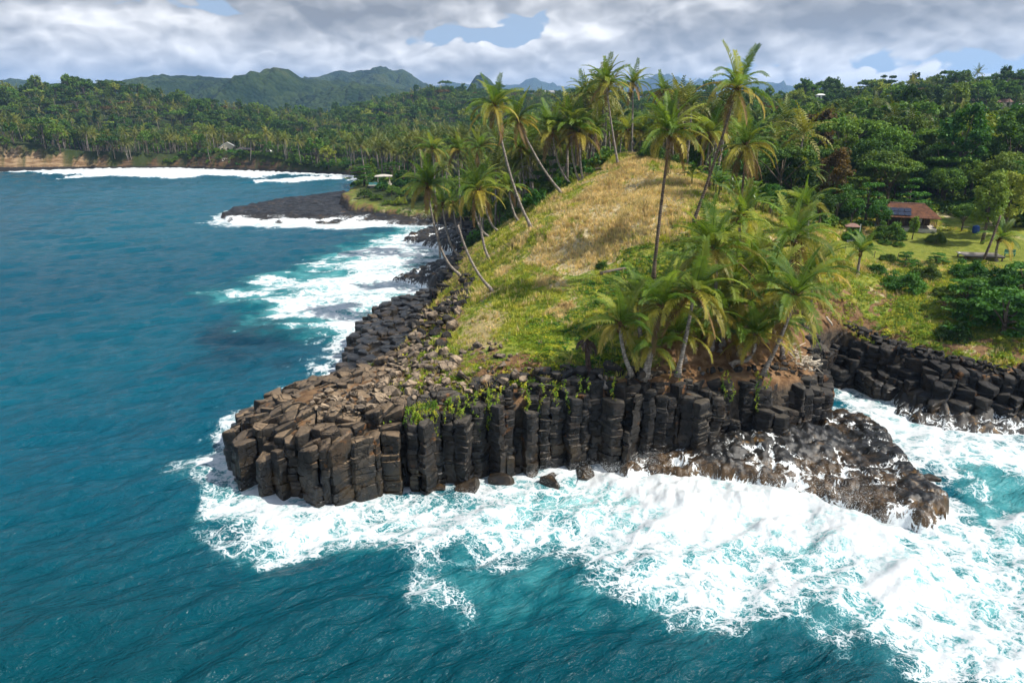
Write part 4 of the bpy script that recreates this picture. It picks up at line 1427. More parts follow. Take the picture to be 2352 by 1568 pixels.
# ------------------------------------------------------------------ palm fronds
def frond_mesh(L, e0, bend, rs, nst=36, leaf=1.0, wid=0.108, droop=0.5, mat=None, side=0.0, twist=0.0, gaps=0.06):
    """one feather frond pointing along +X"""
    V = []; F = []; T = []
    n = 30
    pos = np.zeros(3); pts = [pos.copy()]; tans = []
    yaw = 0.0
    for i in range(n):
        s = (i + 0.5) / n
        e = e0 - bend * s ** 1.35
        yaw += side / n
        tvec = np.array([math.cos(e) * math.cos(yaw), math.cos(e) * math.sin(yaw), math.sin(e)])
        tans.append(tvec)
        pos = pos + tvec * L / n
        pts.append(pos.copy())
    tans.append(tans[-1])
    # midrib
    base = 0
    for i in range(0, n + 1, 3):
        r = 0.055 * (1 - i / n) + 0.008
        tv = tans[i]
        a = np.cross(tv, (0, 0, 1)); a /= np.linalg.norm(a) + 1e-9
        b = np.cross(a, tv)
        for k in range(3):
            q = 2 * math.pi * k / 3 + 0.5
            V.append(pts[i] + (a * math.cos(q) + b * math.sin(q)) * r); T.append(i / n * 0.4)
    m = n // 3 + 1
    for i in range(m - 1):
        for k in range(3):
            k2 = (k + 1) % 3
            F.append((i * 3 + k, i * 3 + k2, (i + 1) * 3 + k2, (i + 1) * 3 + k))
    for j in range(nst):
        s = 0.13 + 0.87 * j / (nst - 1)
        f = s * n; i = min(int(f), n - 1)
        p = pts[i] + (pts[i + 1] - pts[i]) * (f - i)
        tv = tans[i]
        a = np.cross((0, 0, 1), tv); a /= np.linalg.norm(a) + 1e-9
        upv = np.cross(tv, a)
        prof = (0.45 + 0.55 * math.sin(min(1, s * 1.25 + 0.1) * math.pi * 0.86)) * (1.0 if s < 0.75 else 1.0 - 1.7 * (s - 0.75))
        for sg in (-1, 1):
            if rs.rand() < gaps: continue
            l = leaf * prof * rs.uniform(0.8, 1.15)
            fw = 0.45 + 0.35 * s + rs.uniform(-0.1, 0.1)
            d0 = a * sg * math.cos(twist * sg) + tv * fw + upv * (0.30 + twist * 0.4 * sg)
            d0 /= np.linalg.norm(d0)
            d1 = d0 + np.array([0, 0, -1.0]) * droop * rs.uniform(0.7, 1.4)
            d1 /= np.linalg.norm(d1)
            wv = tv * wid * 0.5
            mid = p + d0 * l * 0.45
            end = mid + d1 * l * 0.55
            b = len(V)
            V += [p - wv * 0.7, p + wv * 0.7, mid + wv, mid - wv, end]
            T += [s * 0.5, s * 0.5, s * 0.6 + 0.1, s * 0.6 + 0.1, s * 0.5 + 0.5]
            F += [(b, b + 1, b + 2, b + 3), (b + 3, b + 2, b + 4)]
    return mesh_np('frond', np.array(V), F, False, {'tipness': np.array(T)}, mat)


def frond_set(seed, **kw):
    rs = np.random.RandomState(seed)
    ages = [(80, 30, 0.3, M_FROND), (66, 58, 0.45, M_FROND), (48, 82, 0.6, M_FROND), (28, 90, 0.8, M_FROND), (8, 84, 0.95, M_FRONDY), (-16, 58, 0.9, M_FRONDY), (-48, 34, 1.0, M_FROND_DEAD)]
    out = []
    for (e, bd, dr, mt) in ages:
        out.append([frond_mesh(1.0 * L, R(e), R(bd + rs.uniform(-12, 12)), rs, droop=dr, mat=mt, side=rs.uniform(-0.5, 0.5), twist=rs.uniform(-0.5, 0.5), **kw) for L in (4.5, 5.0, 4.7)])
    return out


FRONDS = frond_set(5)
FRONDS_MID = frond_set(6, nst=17, leaf=0.9, wid=0.17)


def crown_mesh(seed, nuts=True):
    rs = np.random.RandomState(seed)
    mb = MB()
    for k in range(9):                                  # stubs of leaf bases
        a = k * 2.4; e = rs.uniform(0.2, 1.2)
        d = Vector((math.cos(a) * math.cos(e), math.sin(a) * math.cos(e), math.sin(e)))
        mb.tube([Vector((0, 0, -0.35)), d * 0.35, d * 0.75], [0.17, 0.10, 0.05], 4)
    mb.tube([(0, 0, -0.9), (0, 0, -0.3), (0, 0, 0.4)], [0.17, 0.27, 0.12], 7)
    for k in range(4):                                  # hanging fibre and flower stalks
        a = rs.uniform(0, 6.28)
        d = Vector((math.cos(a), math.sin(a), 0))
        mb.tube([d * 0.15, d * 0.5 + Vector((0, 0, -0.1)), d * 0.6 + Vector((0, 0, -0.8))], [0.04, 0.05, 0.03], 4)
    me = mb.mesh('crown', M_FIBRE, True)
    return me


CROWNS = [crown_mesh(300 + k) for k in range(3)]


def nut_mesh():
    bm = bmesh.new()
    bmesh.ops.create_icosphere(bm, subdivisions=1, radius=0.16, matrix=Matrix.Diagonal((1, 1, 1.25, 1)))
    me = bpy.data.meshes.new('coconut'); bm.to_mesh(me); bm.free()
    me.materials.append(M_COCO)
    return me


NUTS = nut_mesh()


def trunk_mesh(top, rs, r0=0.22, r1=0.13, lean=0.62, n=13, mat=None, sides=8):
    top = Vector(top)
    hz = Vector((top.x, top.y, 0))
    c1 = hz * lean + Vector((rs.normal(0, 0.2), rs.normal(0, 0.3), top.z * (1 - lean) * 0.75))
    pts = []; rad = []
    for i in range(n):
        t = i / (n - 1)
        p = c1 * (2 * t * (1 - t)) + top * (t * t)
        pts.append(p)
        rad.append(r0 + (r1 - r0) * t + 0.16 * math.exp(-t * 22))
    pts[0] = pts[0] + Vector((0, 0, -0.4))
    mb = MB(); mb.tube(pts, rad, sides)
    return mb.mesh('trunk', mat or M_TRUNK, True), (pts[-1] - pts[-2]).normalized()


PALMS = []


def palm(base, top, seed, label, group='coconut palms on the headland', nf=19, size=1.0, lean=0.62, fr=FRONDS, trunk_mat=None, dead=1, wind=0.0, r0=0.22, name='palm_tree', hang=1.0, parts=True):
    rs = np.random.RandomState(seed)
    base = Vector(base); top = Vector(top)
    root = empty(name, base, label=label, cat='palm tree', group=group)
    me, tdir = trunk_mesh(top - base, rs, r0, r0 * 0.6, lean, mat=trunk_mat)
    obj('trunk', me, None, root)
    nf = int(nf * rs.uniform(1.15, 1.4)); hang *= rs.uniform(0.9, 1.12)
    cr = obj('crown', CROWNS[seed % 3], None, root, loc=top - base, rot=(rs.normal(0, 0.12), rs.normal(0, 0.12) + tdir.x * 0.35, rs.uniform(0, 6.28)), scale=size)
    if rs.rand() < 0.7:
        for q in range(5):
            a = q * 1.1 + rs.rand(); obj('coconut', NUTS, None, cr, loc=(math.cos(a) * 0.33, math.sin(a) * 0.33, -0.35 - 0.25 * rs.rand()))
    for k in range(nf):
        a = (k + 0.5) / nf
        age = a ** 0.9 * (5.15 * hang) + rs.uniform(-0.35, 0.35)
        if a > 0.93 and dead: age = 6
        ci = int(np.clip(round(age), 0, 6))
        ml = fr[ci]
        obj('frond', ml[rs.randint(len(ml))], None, cr, rot=(rs.normal(0, 0.10), rs.normal(0, 0.13), k * 2.39996 + rs.normal(0, 0.25)), scale=rs.uniform(0.86, 1.1))
    PALMS.append((base.x, base.y))
    return root


def P_(bx, by, cx, cy, seed, label, Y=None, dY=0.0, **kw):
    """palm whose foot and crown are seen at these picture points; Y fixes the distance when the foot is hidden"""
    if Y is None:
        b = hit(bx, by)
    else:
        b = Wy(bx, by, Y); b[2] = gz(b[0], b[1])
    t = Wy(cx, cy, b[1] + dY)
    if t[2] - b[2] < 2.0: t[2] = b[2] + 2.0
    return palm(b, t, seed, label, **kw)


G1 = 'leaning palms on the seaward slope'
P_(1061, 632, 982, 428, 1, 'leaning palm with low trunk foot by the black rocks, crown over the water', group=G1, lean=0.85, size=1.08, nf=21)
P_(1126, 597, 1098, 437, 2, 'broad crowned palm at the edge of the green slope beside the lowest leaning palm', group=G1, lean=0.8, size=1.1, nf=22)
P_(1059, 588, 1016, 468, 3, 'thin palm bent low over the surf behind the lowest leaning palm', group=G1, lean=0.9, nf=13, size=0.9)
P_(1071, 567, 1040, 466, 4, 'thin palm with its foot at the foaming gully', group=G1, lean=0.8, nf=13, size=0.9)
P_(1124, 543, 1085, 448, 5, 'bent palm rooted on the crest just above the rock gully', group=G1, lean=0.85, nf=15, size=0.95)
P_(1146, 531, 1108, 415, 6, 'bent palm, second along the crest above the gully', group=G1, lean=0.85, nf=16)
P_(1156, 518, 1128, 432, 7, 'bent palm, third along the crest above the gully', group=G1, lean=0.85, nf=15)
P_(1166, 508, 1124, 402, 8, 'slender palm of a close pair on the crest', group=G1, lean=0.7, nf=16, size=0.95)
P_(1170, 506, 1140, 410, 9, 'other slender palm of the close pair on the crest', group=G1, lean=0.7, nf=15, size=0.95)
P_(1222, 524, 1136, 245, 10, 'tall slender leaning palm on the grass, crown high against the hills', group=G1, lean=0.62, nf=20, size=1.05)
P_(1191, 488, 1168, 432, 11, 'short palm behind the tall leaning one', group=G1, Y=118, lean=0.8, nf=16, size=0.9)
P_(1293, 446, 1190, 275, 12, 'strongly slanting palm at the upper left edge of the dry grass', group=G1, lean=0.55, nf=20, size=1.05)
P_(1220, 470, 1196, 340, 13, 'slim palm in the hollow left of the slanting palm', Y=135, group=G1, nf=16)
P_(1232, 452, 1206, 322, 14, 'slim pale trunked palm beside the slanting palm', Y=140, group=G1, nf=16)
P_(1010, 470, 994, 342, 15, 'palm rising behind the lowest leaning palm', Y=150, group=G1, nf=19)
P_(1062, 470, 1052, 345, 16, 'upright palm behind the broad crowned palm', Y=155, group=G1, nf=19)
P_(1110, 470, 1102, 340, 17, 'palm with upswept fronds left of the tall leaning palm', Y=150, group=G1, nf=19)

G2 = 'palms along the top of the grassy ridge'
P_(1311, 423, 1268, 302, 18, 'bushy palm at the left of the ridge clump', group=G2, lean=0.7, nf=23, size=1.15)
P_(1331, 414, 1310, 290, 19, 'palm in the ridge clump, second from its left edge', group=G2, lean=0.75, nf=22, size=1.1)
P_(1339, 412, 1330, 305, 20, 'palm in the ridge clump, third from its left edge', group=G2, lean=0.75, nf=20, size=1.1)
P_(1349, 392, 1360, 300, 21, 'palm in the ridge clump with brown trunk by a fallen log', group=G2, nf=21, trunk_mat=M_TRUNKD)
P_(1384, 370, 1368, 310, 22, 'pale slanting palm at the right of the ridge clump', group=G2, nf=18, size=0.95)
P_(1360, 372, 1343, 220, 23, 'palm with crown on the skyline left of the tallest ridge palm', Y=150, group=G2, nf=19)
P_(1420, 379, 1392, 190, 24, 'tall pale trunked palm standing free on the ridge', group=G2, lean=0.55, nf=24, size=1.02, hang=1.1)
P_(1451, 356, 1454, 192, 25, 'tall thin straight palm right of the free standing one', Y=142, group=G2, lean=0.4, nf=22, size=0.92, hang=1.1)
P_(1528, 352, 1524, 208, 26, 'palm with a small crown on the skyline above the dark bush', Y=150, group=G2, nf=18, size=0.85)
P_(1445, 352, 1442, 300, 27, 'short palm under the thin straight palm', Y=145, group=G2, nf=18)
P_(1470, 350, 1472, 303, 28, 'short palm right of the thin straight palm', Y=145, group=G2, nf=18)
P_(1415, 360, 1416, 305, 29, 'short palm behind the free standing tall palm', Y=150, group=G2, nf=17)
P_(1238, 400, 1236, 300, 30, 'palm between the slanting palm and the ridge clump', Y=165, group=G2, nf=18)

G3 = 'palms on the right of the grassy hill'
P_(1500, 646, 1540, 305, 31, 'tall palm with long curved trunk in the middle of the grass', group=G3, lean=0.35, nf=26, size=1.0, hang=1.1, trunk_mat=M_TRUNKD)
P_(1590, 518, 1692, 205, 32, 'tallest palm, leaning right with windblown crown', group=G3, lean=0.5, nf=20, size=1.05, trunk_mat=M_TRUNKD)
P_(1630, 430, 1633, 308, 33, 'palm between the long trunked and the tallest palm', Y=108, group=G3, nf=22, size=1.05, trunk_mat=M_TRUNKD)
P_(1704, 440, 1714, 335, 34, 'heavy palm with drooping yellow fronds right of the tallest palm', Y=98, group=G3, nf=27, size=1.15, hang=1.15, trunk_mat=M_TRUNKD)

G4 = 'palm clump on the front of the headland'

P_(1450, 881, 1424, 745, 35, 'low palm at the left end of the front clump with yellow fronds', group=G4, nf=15, size=0.86, lean=0.5)
P_(1476, 900, 1522, 705, 36, 'palm of the front clump with arching yellow fronds', group=G4, nf=17, size=0.95, lean=0.4)
P_(1486, 890, 1500, 800, 37, 'smallest palm of the front clump at the cliff edge', group=G4, nf=13, size=0.72, lean=0.5, dead=0)
P_(1554, 890, 1594, 672, 38, 'palm of the front clump with upright fan of fronds over bare earth', group=G4, nf=18, size=0.98, lean=0.4)
P_(1634, 797, 1645, 575, 39, 'large palm in the middle of the front clump', group=G4, nf=23, size=1.12, lean=0.4, dY=1)
P_(1654, 802, 1682, 660, 40, 'shaded palm right of the large middle one', group=G4, nf=18, size=1.0, lean=0.7, dY=2)
P_(1780, 782, 1826, 548, 41, 'large palm at the right of the front clump, near the lawn', group=G4, nf=22, size=1.1, Y=70, lean=0.5)
P_(1752, 873, 1828, 682, 42, 'leaning palm over the driftwood at the cliff end', group=G4, nf=20, size=1.08, lean=0.5)
P_(1680, 832, 1736, 770, 43, 'low palm with hooked trunk on the bare earth', group=G4, nf=14, size=0.85, lean=1.15, dead=0)
for k, (bx, by, Yk, cx, cy, szk, lab) in enumerate([
        (1660, 800, 62, 1640, 712, 0.95, 'low full palm in the heart of the front clump'),
        (1570, 850, 59, 1560, 770, 0.85, 'low palm between the yellow fronded palms of the front clump'),
        (1720, 720, 70, 1722, 606, 1.05, 'full crowned palm behind the large middle palm'),
        (1780, 760, 66, 1772, 652, 1.0, 'shaded palm between the large middle and right palms'),
        (1800, 800, 63, 1790, 742, 0.9, 'low palm under the leaning palm by the driftwood'),
        (1870, 700, 74, 1868, 632, 1.0, 'palm at the right edge of the front clump above the inlet'),
        (1700, 800, 61, 1690, 768, 0.8, 'smallest palm on the bare earth between the trunks'),
        (1610, 700, 68, 1606, 615, 0.95, 'palm behind the fan fronded palm of the front clump'),
        (1470, 800, 62, 1462, 690, 0.9, 'leafy palm at the back left of the front clump')]):
    P_(bx, by, cx, cy, 90 + k, lab, Y=Yk, group=G4, nf=18, size=szk, lean=0.5, dead=k % 2)
P_(1700, 640, 1700, 498, 44, 'palm behind the front clump below the drooping palm', Y=82, group=G4, nf=20, size=1.0)
P_(1856, 560, 1858, 474, 45, 'young palm with upright fronds behind the front clump', Y=92, group=G4, nf=13, size=0.95, dead=0)
P_(1970, 630, 1977, 580, 46, 'small young palm at the edge of the lawn', group=G4, nf=11, size=0.72, dead=0, hang=0.8)
P_(2290, 600, 2296, 548, 47, 'small palm with yellow fronds at the right of the lawn', group=G4, nf=12, size=0.8, dead=0, hang=0.8)
P_(1850, 470, 1848, 400, 48, 'young palm among the banana plants', Y=122, group=G4, nf=13, size=0.9, dead=0)
P_(2002, 470, 2002, 415, 49, 'young palm with upright fronds in front of the dark wood', Y=138, group=G4, nf=12, size=0.9, dead=0, hang=0.7)
P_(2105, 430, 2105, 405, 50, 'brownish young palm behind the tiled house', Y=150, group=G4, nf=14, size=0.8)


# trunks without crowns
def snag(bx, by, cx, cy, seed, label, r0=0.2, mat=None, lean=0.6):
    b = hit(bx, by); t = Wy(cx, cy, b[1])
    rs = np.random.RandomState(seed)
    me, _ = trunk_mesh(Vector(t) - Vector(b), rs, r0, r0 * 0.62, lean, mat=mat or M_TRUNK)
    return obj('dead_palm', me, None, None, loc=b, label=label, cat='dead palm', group='bare palm trunks')


snag(1134, 669, 1052, 517, 71, 'bare grey palm trunk without a crown leaning over the green slope', lean=0.62)
snag(2240, 634, 2298, 495, 72, 'bare slanting palm trunk above the shrubs at the lawn edge', lean=0.5, mat=M_TRUNKD)
snag(1387, 912, 1378, 862, 73, 'short pale palm stump at the cliff edge', r0=0.24, lean=0.5)
b = hit(1352, 850)
dp = empty('dead_palm', b, label='charred dead palm with collapsed crown left of the front clump', cat='dead palm')
rs_ = np.random.RandomState(4)
me, _ = trunk_mesh((-0.3, 0, 2.9), rs_, 0.26, 0.2, 0.4, mat=M_CHAR)
obj('trunk', me, None, dp)
_deadf = [frond_mesh(1.7, R(-10), R(95), rs_, 14, 0.5, 0.12, 1.2, M_CHAR) for _ in range(2)]
for k in range(9):
    obj('frond', _deadf[k % 2], None, dp, loc=(-0.3, 0, 2.8), rot=(rs_.normal(0, 0.2), rs_.normal(0, 0.25), k * 0.7), scale=rs_.uniform(0.7, 1.1))


# ------------------------------------------------------------------ broadleaf trees
def leafcloud(rs, centres, rad, per, size, flat=0.7, upb=0.5):
    """many small leaf faces spread through clumps"""
    V = []; F = []
    C = np.repeat(np.array(centres), per, 0)
    Rd = np.repeat(np.array(rad), per)
    n = len(C)
    d = rs.normal(size=(n, 3)); d /= np.linalg.norm(d, axis=1)[:, None]
    rr_ = rs.rand(n) ** 0.45
    P = C + d * (Rd * rr_)[:, None] * np.array([1, 1, flat])
    nn = d * 0.6 + rs.normal(size=(n, 3)) * 0.55 + np.array([0, 0, upb])
    nn /= np.linalg.norm(nn, axis=1)[:, None]
    a = np.cross(nn, rs.normal(size=(n, 3))); a /= np.linalg.norm(a, axis=1)[:, None]
    b = np.cross(nn, a)
    s = size * rs.uniform(0.6, 1.35, n)
    a = a * s[:, None] * 0.5; b = b * (s * rs.uniform(0.45, 0.8, n))[:, None] * 0.5
    droop = nn * (s * 0.18)[:, None]
    V = np.stack([P - a, P - b * 0.9 + droop * 0.4, P + a - droop, P + b + droop * 0.4], 1).reshape(-1, 3)
    F = np.arange(n * 4).reshape(-1, 4)
    return V, F


def tree_mesh(seed, kind, lod):
    """returns trunk mesh, crown mesh; about 10 m tall, crown about 8 m wide"""
    rs = np.random.RandomState(seed)
    per, size, nc = {0: (70, 0.46, 46), 1: (28, 0.85, 26), 2: (12, 1.5, 15)}[lod]
    cen = []; rad = []
    mb = MB()
    if kind == 'round':
        for k in range(nc):
            a = rs.uniform(0, 6.28); e = math.asin(rs.uniform(-0.45, 1)); r = rs.uniform(0.75, 1.0)
            cen.append((3.4 * r * math.cos(a) * math.cos(e), 3.4 * r * math.sin(a) * math.cos(e), 6.6 + 3.0 * r * math.sin(e)))
            rad.append(rs.uniform(0.8, 1.5))
        th = 5.5
    elif kind == 'umbrella':
        for k in range(nc):
            a = rs.uniform(0, 6.28); r = 4.6 * math.sqrt(rs.rand())
            cen.append((r * math.cos(a), r * math.sin(a), 8.2 + 1.0 * math.cos(r / 4.6 * 1.5) + rs.uniform(-0.35, 0.3)))
            rad.append(rs.uniform(0.7, 1.3))
        th = 7.5
    elif kind == 'tall':
        for k in range(nc):
            a = rs.uniform(0, 6.28); z = rs.uniform(0, 1); r = 2.5 * math.sqrt(math.sin(math.pi * (0.15 + 0.8 * z))) * rs.uniform(0.6, 1)
            cen.append((r * math.cos(a), r * math.sin(a), 4.2 + 7.6 * z)); rad.append(rs.uniform(0.7, 1.3))
        th = 7.0
    elif kind == 'bush':
        for k in range(int(nc * 1.5)):
            a = rs.uniform(0, 6.28); e = math.asin(rs.uniform(0.0, 1)); r = rs.uniform(0.7, 1.0)
            cen.append((4.2 * r * math.cos(a) * math.cos(e), 4.2 * r * math.sin(a) * math.cos(e), 0.7 + 3.6 * r * math.sin(e) * (1 + 0.25 * math.sin(3 * a))))
            rad.append(rs.uniform(0.7, 1.3))
        th = 2.5
    else:                                                # layered, like a sea almond
        for k in range(nc):
            tier = k % 4
            a = rs.uniform(0, 6.28); r = (4.6 - tier * 0.9) * math.sqrt(rs.uniform(0.12, 1))
            cen.append((r * math.cos(a), r * math.sin(a), 3.4 + tier * 1.55 + rs.uniform(-0.2, 0.2) - 0.05 * r)); rad.append(rs.uniform(0.8, 1.35))
        th = 7.0
    flat = {'umbrella': 0.45, 'layered': 0.30}.get(kind, 0.75)
    V, F = leafcloud(rs, cen, rad, per, size, flat)
    cm = mesh_np('crown', V, F, False)
    mb.tube([(0, 0, -0.5), (0.1, 0, th * 0.45), (0.0, 0.1, th * 0.8), (0, 0, th)], [0.30, 0.22, 0.15, 0.06], 6)
    for k in range(7 if lod < 2 else 3):
        c = Vector(cen[(k * 5) % len(cen)])
        st = Vector((0, 0, th * rs.uniform(0.45, 0.75)))
        mb.tube([st, st.lerp(c, 0.55) + Vector((0, 0, 0.3)), c], [0.12, 0.08, 0.03], 4)
    return mb.mesh('trunk', M_BARK, True), cm


TREES = {}
for kind in ('round', 'umbrella', 'tall', 'layered', 'bush'):
    for lod in (0, 1, 2):
        for v in range(2 if lod else 2):
            TREES[(kind, lod, v)] = tree_mesh(400 + 13 * v + lod + 31 * len(kind), kind, lod)
_mcache = {}


def crown_in(kind, lod, v, mat):
    key = (kind, lod, v, mat.name)
    if key not in _mcache:
        me = TREES[(kind, lod, v)][1].copy()
        me.materials.clear(); me.materials.append(mat)
        _mcache[key] = me
    return _mcache[key]


def tree(loc, kind, lod, v, mat, sc, rz, label, group=None, name='broadleaf_tree', cat='tree', squash=1.0, pale=False):
    root = empty(name, loc, (0, 0, rz), (sc, sc, sc * squash), label=label, cat=cat, group=group)
    tm = TREES[(kind, lod, v)][0]
    o = obj('trunk', tm, None, root)
    if pale:
        o.material_slots[0].link = 'OBJECT'; o.material_slots[0].material = M_BARKP
    obj('crown', crown_in(kind, lod, v, mat), None, root)
    return root


def T_(px, py, kind, mat, sc, label, Y=None, lod=0, v=0, group=None, name='broadleaf_tree', cat='tree', squash=1.0, rz=0.0, pale=False, dz=0.0):
    if Y is None: b = hit(px, py)
    else:
        b = Wy(px, py, Y); b[2] = gz(b[0], b[1])
    b[2] += dz
    return tree(tuple(b), kind, lod, v, mat, sc, rz, label, group, name, cat, squash, pale)


GS = 'shrubs on the bank and by the lawn'
sh = dict(group=GS, name='shrub', cat='shrub')
T_(2075, 662, 'bush', M_LEAFS, 0.66, 'glossy green shrub on the bank below the lawn', dz=-0.4, squash=0.8, **sh)
T_(2010, 630, 'bush', M_LEAFS, 0.36, 'small glossy shrub at the lawn edge near the young palm', v=1, dz=-0.3, **sh)
T_(2078, 612, 'layered', M_LEAFS, 0.40, 'flat topped shrub standing against the lawn', v=1, dz=-0.6, squash=0.8, **sh)
T_(2150, 608, 'layered', M_LEAFS, 0.42, 'spreading shrub against the lawn beside the deck', dz=-0.8, rz=1, squash=0.7, **sh)
T_(2125, 640, 'bush', M_LEAFD, 0.50, 'round dark shrub in the hollow below the lawn', dz=-0.4, **sh)
T_(2300, 770, 'layered', M_LEAFS, 1.12, 'large layered shrub tree shading the right bank', dz=-1.6, squash=0.72, **sh)
T_(2215, 715, 'layered', M_LEAFS, 0.85, 'layered shrub left of the large one on the right bank', v=1, dz=-1.2, squash=0.7, **sh)
T_(2345, 705, 'layered', M_LEAFS, 1.0, 'layered shrub at the right edge under the deck', v=1, rz=2, dz=-1.0, squash=0.75, **sh)
T_(2260, 690, 'bush', M_LEAFS, 0.7, 'tall glossy shrub under the bare slanting trunk', dz=-0.4, rz=0.7, **sh)
T_(2320, 735, 'bush', M_LEAFS, 0.8, 'wide glossy shrub at the right edge of the bank', dz=-0.4, rz=2.7, v=1, **sh)
T_(2190, 775, 'bush', M_LEAFD, 0.48, 'dark shrub in the shade on the lower right bank', dz=-0.5, **sh)
T_(2270, 730, 'bush', M_LEAFS, 0.85, 'dense glossy shrub in the middle of the right bank thicket', dz=-0.4, rz=1.5, **sh)
T_(2330, 655, 'bush', M_LEAFS, 0.50, 'leafy shrub in front of the deck at the right edge', dz=-0.3, v=1, **sh)
T_(2235, 655, 'bush', M_LEAF, 0.36, 'small bush in front of the deck posts', dz=-0.3, **sh)
T_(2170, 680, 'bush', M_LEAFB, 0.34, 'yellow green bush between the glossy shrubs of the bank', dz=-0.3, v=1, **sh)
T_(1497, 366, 'bush', M_LEAF, 0.62, 'dark bush on the crown of the ridge beside the palms', Y=128, **sh)
T_(1960, 552, 'bush', M_LEAFS, 0.42, 'leafy shrub beside the white bench', Y=108, **sh)
T_(2035, 542, 'bush', M_LEAF, 0.26, 'clipped bush on the lawn in front of the house', Y=110, squash=0.7, **sh)
T_(2068, 548, 'bush', M_LEAF, 0.22, 'second clipped bush on the lawn in front of the house', Y=109, squash=0.7, **sh)
T_(1990, 567, 'bush', M_LEAFS, 0.24, 'low hedge bush on the left of the lawn', Y=106, **sh)
T_(1382, 612, 'bush', M_LEAFS, 0.20, 'low green bush above the grey fallen log', dz=-0.3, **sh)
T_(1480, 432, 'bush', M_LEAF, 0.34, 'dark green bush in the dry grass of the ridge', dz=-0.8, squash=0.6, **sh)
T_(1300, 705, 'bush', M_TUFTD, 0.26, 'pale dry bush on the lower slope', dz=-0.5, **sh)
T_(1420, 660, 'bush', M_LEAFS, 0.22, 'low leafy bush in the green hollow of the hill', dz=-0.4, v=1, **sh)
T_(1620, 480, 'bush', M_LEAFB, 0.30, 'yellow green bush on the right shoulder of the hill', dz=-0.6, **sh)
T_(1230, 480, 'bush', M_LEAFS, 0.6, 'dark green bush in the hollow below the slanting palm', Y=122, **sh)
T_(1265, 455, 'bush', M_LEAF, 0.55, 'leafy bush at the foot of the slanting palm', Y=130, v=1, **sh)

GT = 'trees round the tiled house'
T_(1985, 520, 'layered', M_LEAFS, 0.88, 'dense almond tree left of the tiled house', Y=124, group=GT)
T_(2080, 505, 'layered', M_LEAFS, 0.80, 'bright layered tree behind the tiled house', Y=134, v=1, group=GT)
T_(2160, 500, 'round', M_LEAF, 0.82, 'tree behind the right end of the tiled house', Y=136, group=GT)
T_(2255, 560, 'tall', M_LEAF, 0.95, 'feathery tree on the lawn right of the house', Y=109, group=GT)
T_(2300, 555, 'tall', M_LEAFB, 0.86, 'second feathery tree on the lawn right of the house', Y=113, v=1, group=GT)
T_(2352, 540, 'round', M_LEAFB, 1.0, 'bright green tree at the right edge behind the lawn', Y=118, group=GT)
T_(2300, 480, 'round', M_LEAF, 1.0, 'large tree behind the feathery trees', Y=140, v=1, group=GT)
T_(2210, 470, 'round', M_LEAFB, 0.9, 'bright tree between the house and the feathery trees', Y=142, group=GT)
T_(1920, 500, 'round', M_LEAFS, 0.72, 'leafy tree between the banana plants and the almond tree', Y=122, v=1, group=GT)
T_(1880, 520, 'round', M_LEAFD, 0.60, 'dark leafy tree behind the large palm near the lawn', Y=112, group=GT)
T_(1820, 500, 'round', M_LEAF, 0.55, 'leafy tree behind the young palm of the front clump', Y=108, v=1, group=GT)
T_(1770, 480, 'round', M_LEAFS, 0.5, 'leafy bush tree at the foot of the drooping palm', Y=106, group=GT)
T_(1760, 410, 'round', M_LEAFD, 0.78, 'dark round tree behind the drooping palm', Y=128, v=1, group=GT)
T_(1865, 400, 'umbrella', M_LEAFO, 1.12, 'spreading russet tree with pale trunk at the edge of the wood', Y=172, pale=True, group=GT)
T_(2130, 470, 'round', M_LEAFS, 0.66, 'rounded tree above the roof ridge of the house', Y=146, group=GT)
T_(2050, 470, 'round', M_LEAFD, 0.80, 'dark tree above the left end of the house roof', Y=148, group=GT)
T_(1940, 440, 'round', M_LEAF, 0.7, 'tree in front of the dark wood left of the house', Y=140, group=GT)

GP = 'trees on the far promontory'
T_(838, 446, 'layered', M_LEAFS, 1.25, 'spreading almond tree hanging over the water left of the pavilion', Y=247, lod=0, group=GP, squash=0.62, dz=0.5)
for k, (px, Yk, mk, sk, lab) in enumerate([
        (905, 226, M_LEAF, 0.6, 'leafy bush on the promontory grass below the right end of the pavilion'),
        (935, 222, M_LEAFS, 0.7, 'dense bush right of the promontory grass'),
        (955, 230, M_LEAFD, 0.8, 'dark bush behind the crown of the lowest leaning palm'),
        (865, 219, M_LEAFB, 0.45, 'low yellow green bush at the front of the promontory'),
        (980, 218, M_LEAF, 0.7, 'leafy bush at the back of the small cove'),
        (890, 213, M_LEAFB, 0.4, 'small bush just above the black promontory rocks'),
        (925, 236, M_LEAFS, 0.75, 'glossy bush beside the pavilion terrace')]):
    T_(px, 450, 'bush', mk, sk, lab, Y=Yk, lod=1, v=k % 2, group=GP, squash=0.8, name='shrub', cat='shrub')
T_(930, 448, 'layered', M_LEAFS, 0.85, 'almond tree right of the pavilion terrace', Y=238, lod=1, v=1, group=GP, squash=0.75)
T_(850, 425, 'round', M_LEAFB, 0.7, 'bright tree behind the pavilion', Y=262, lod=1, group=GP)
T_(880, 446, 'bush', M_LEAFS, 0.62, 'glossy bush against the stone wall of the pavilion', Y=233, lod=1, group=GP)
T_(838, 462, 'bush', M_LEAF, 0.55, 'low bush at the edge of the promontory rocks', Y=222, lod=1, v=1, group=GP)
T_(920, 468, 'bush', M_LEAFB, 0.5, 'bright low bush on the promontory grass', Y=212, lod=1, group=GP)
T_(900, 460, 'round', M_LEAF, 0.38, 'bush on the grass below the pavilion', Y=222, lod=1, group=GP)
T_(950, 462, 'round', M_LEAFS, 0.42, 'bush beside the leaning palm crown on the promontory', Y=216, lod=1, v=1, group=GP)


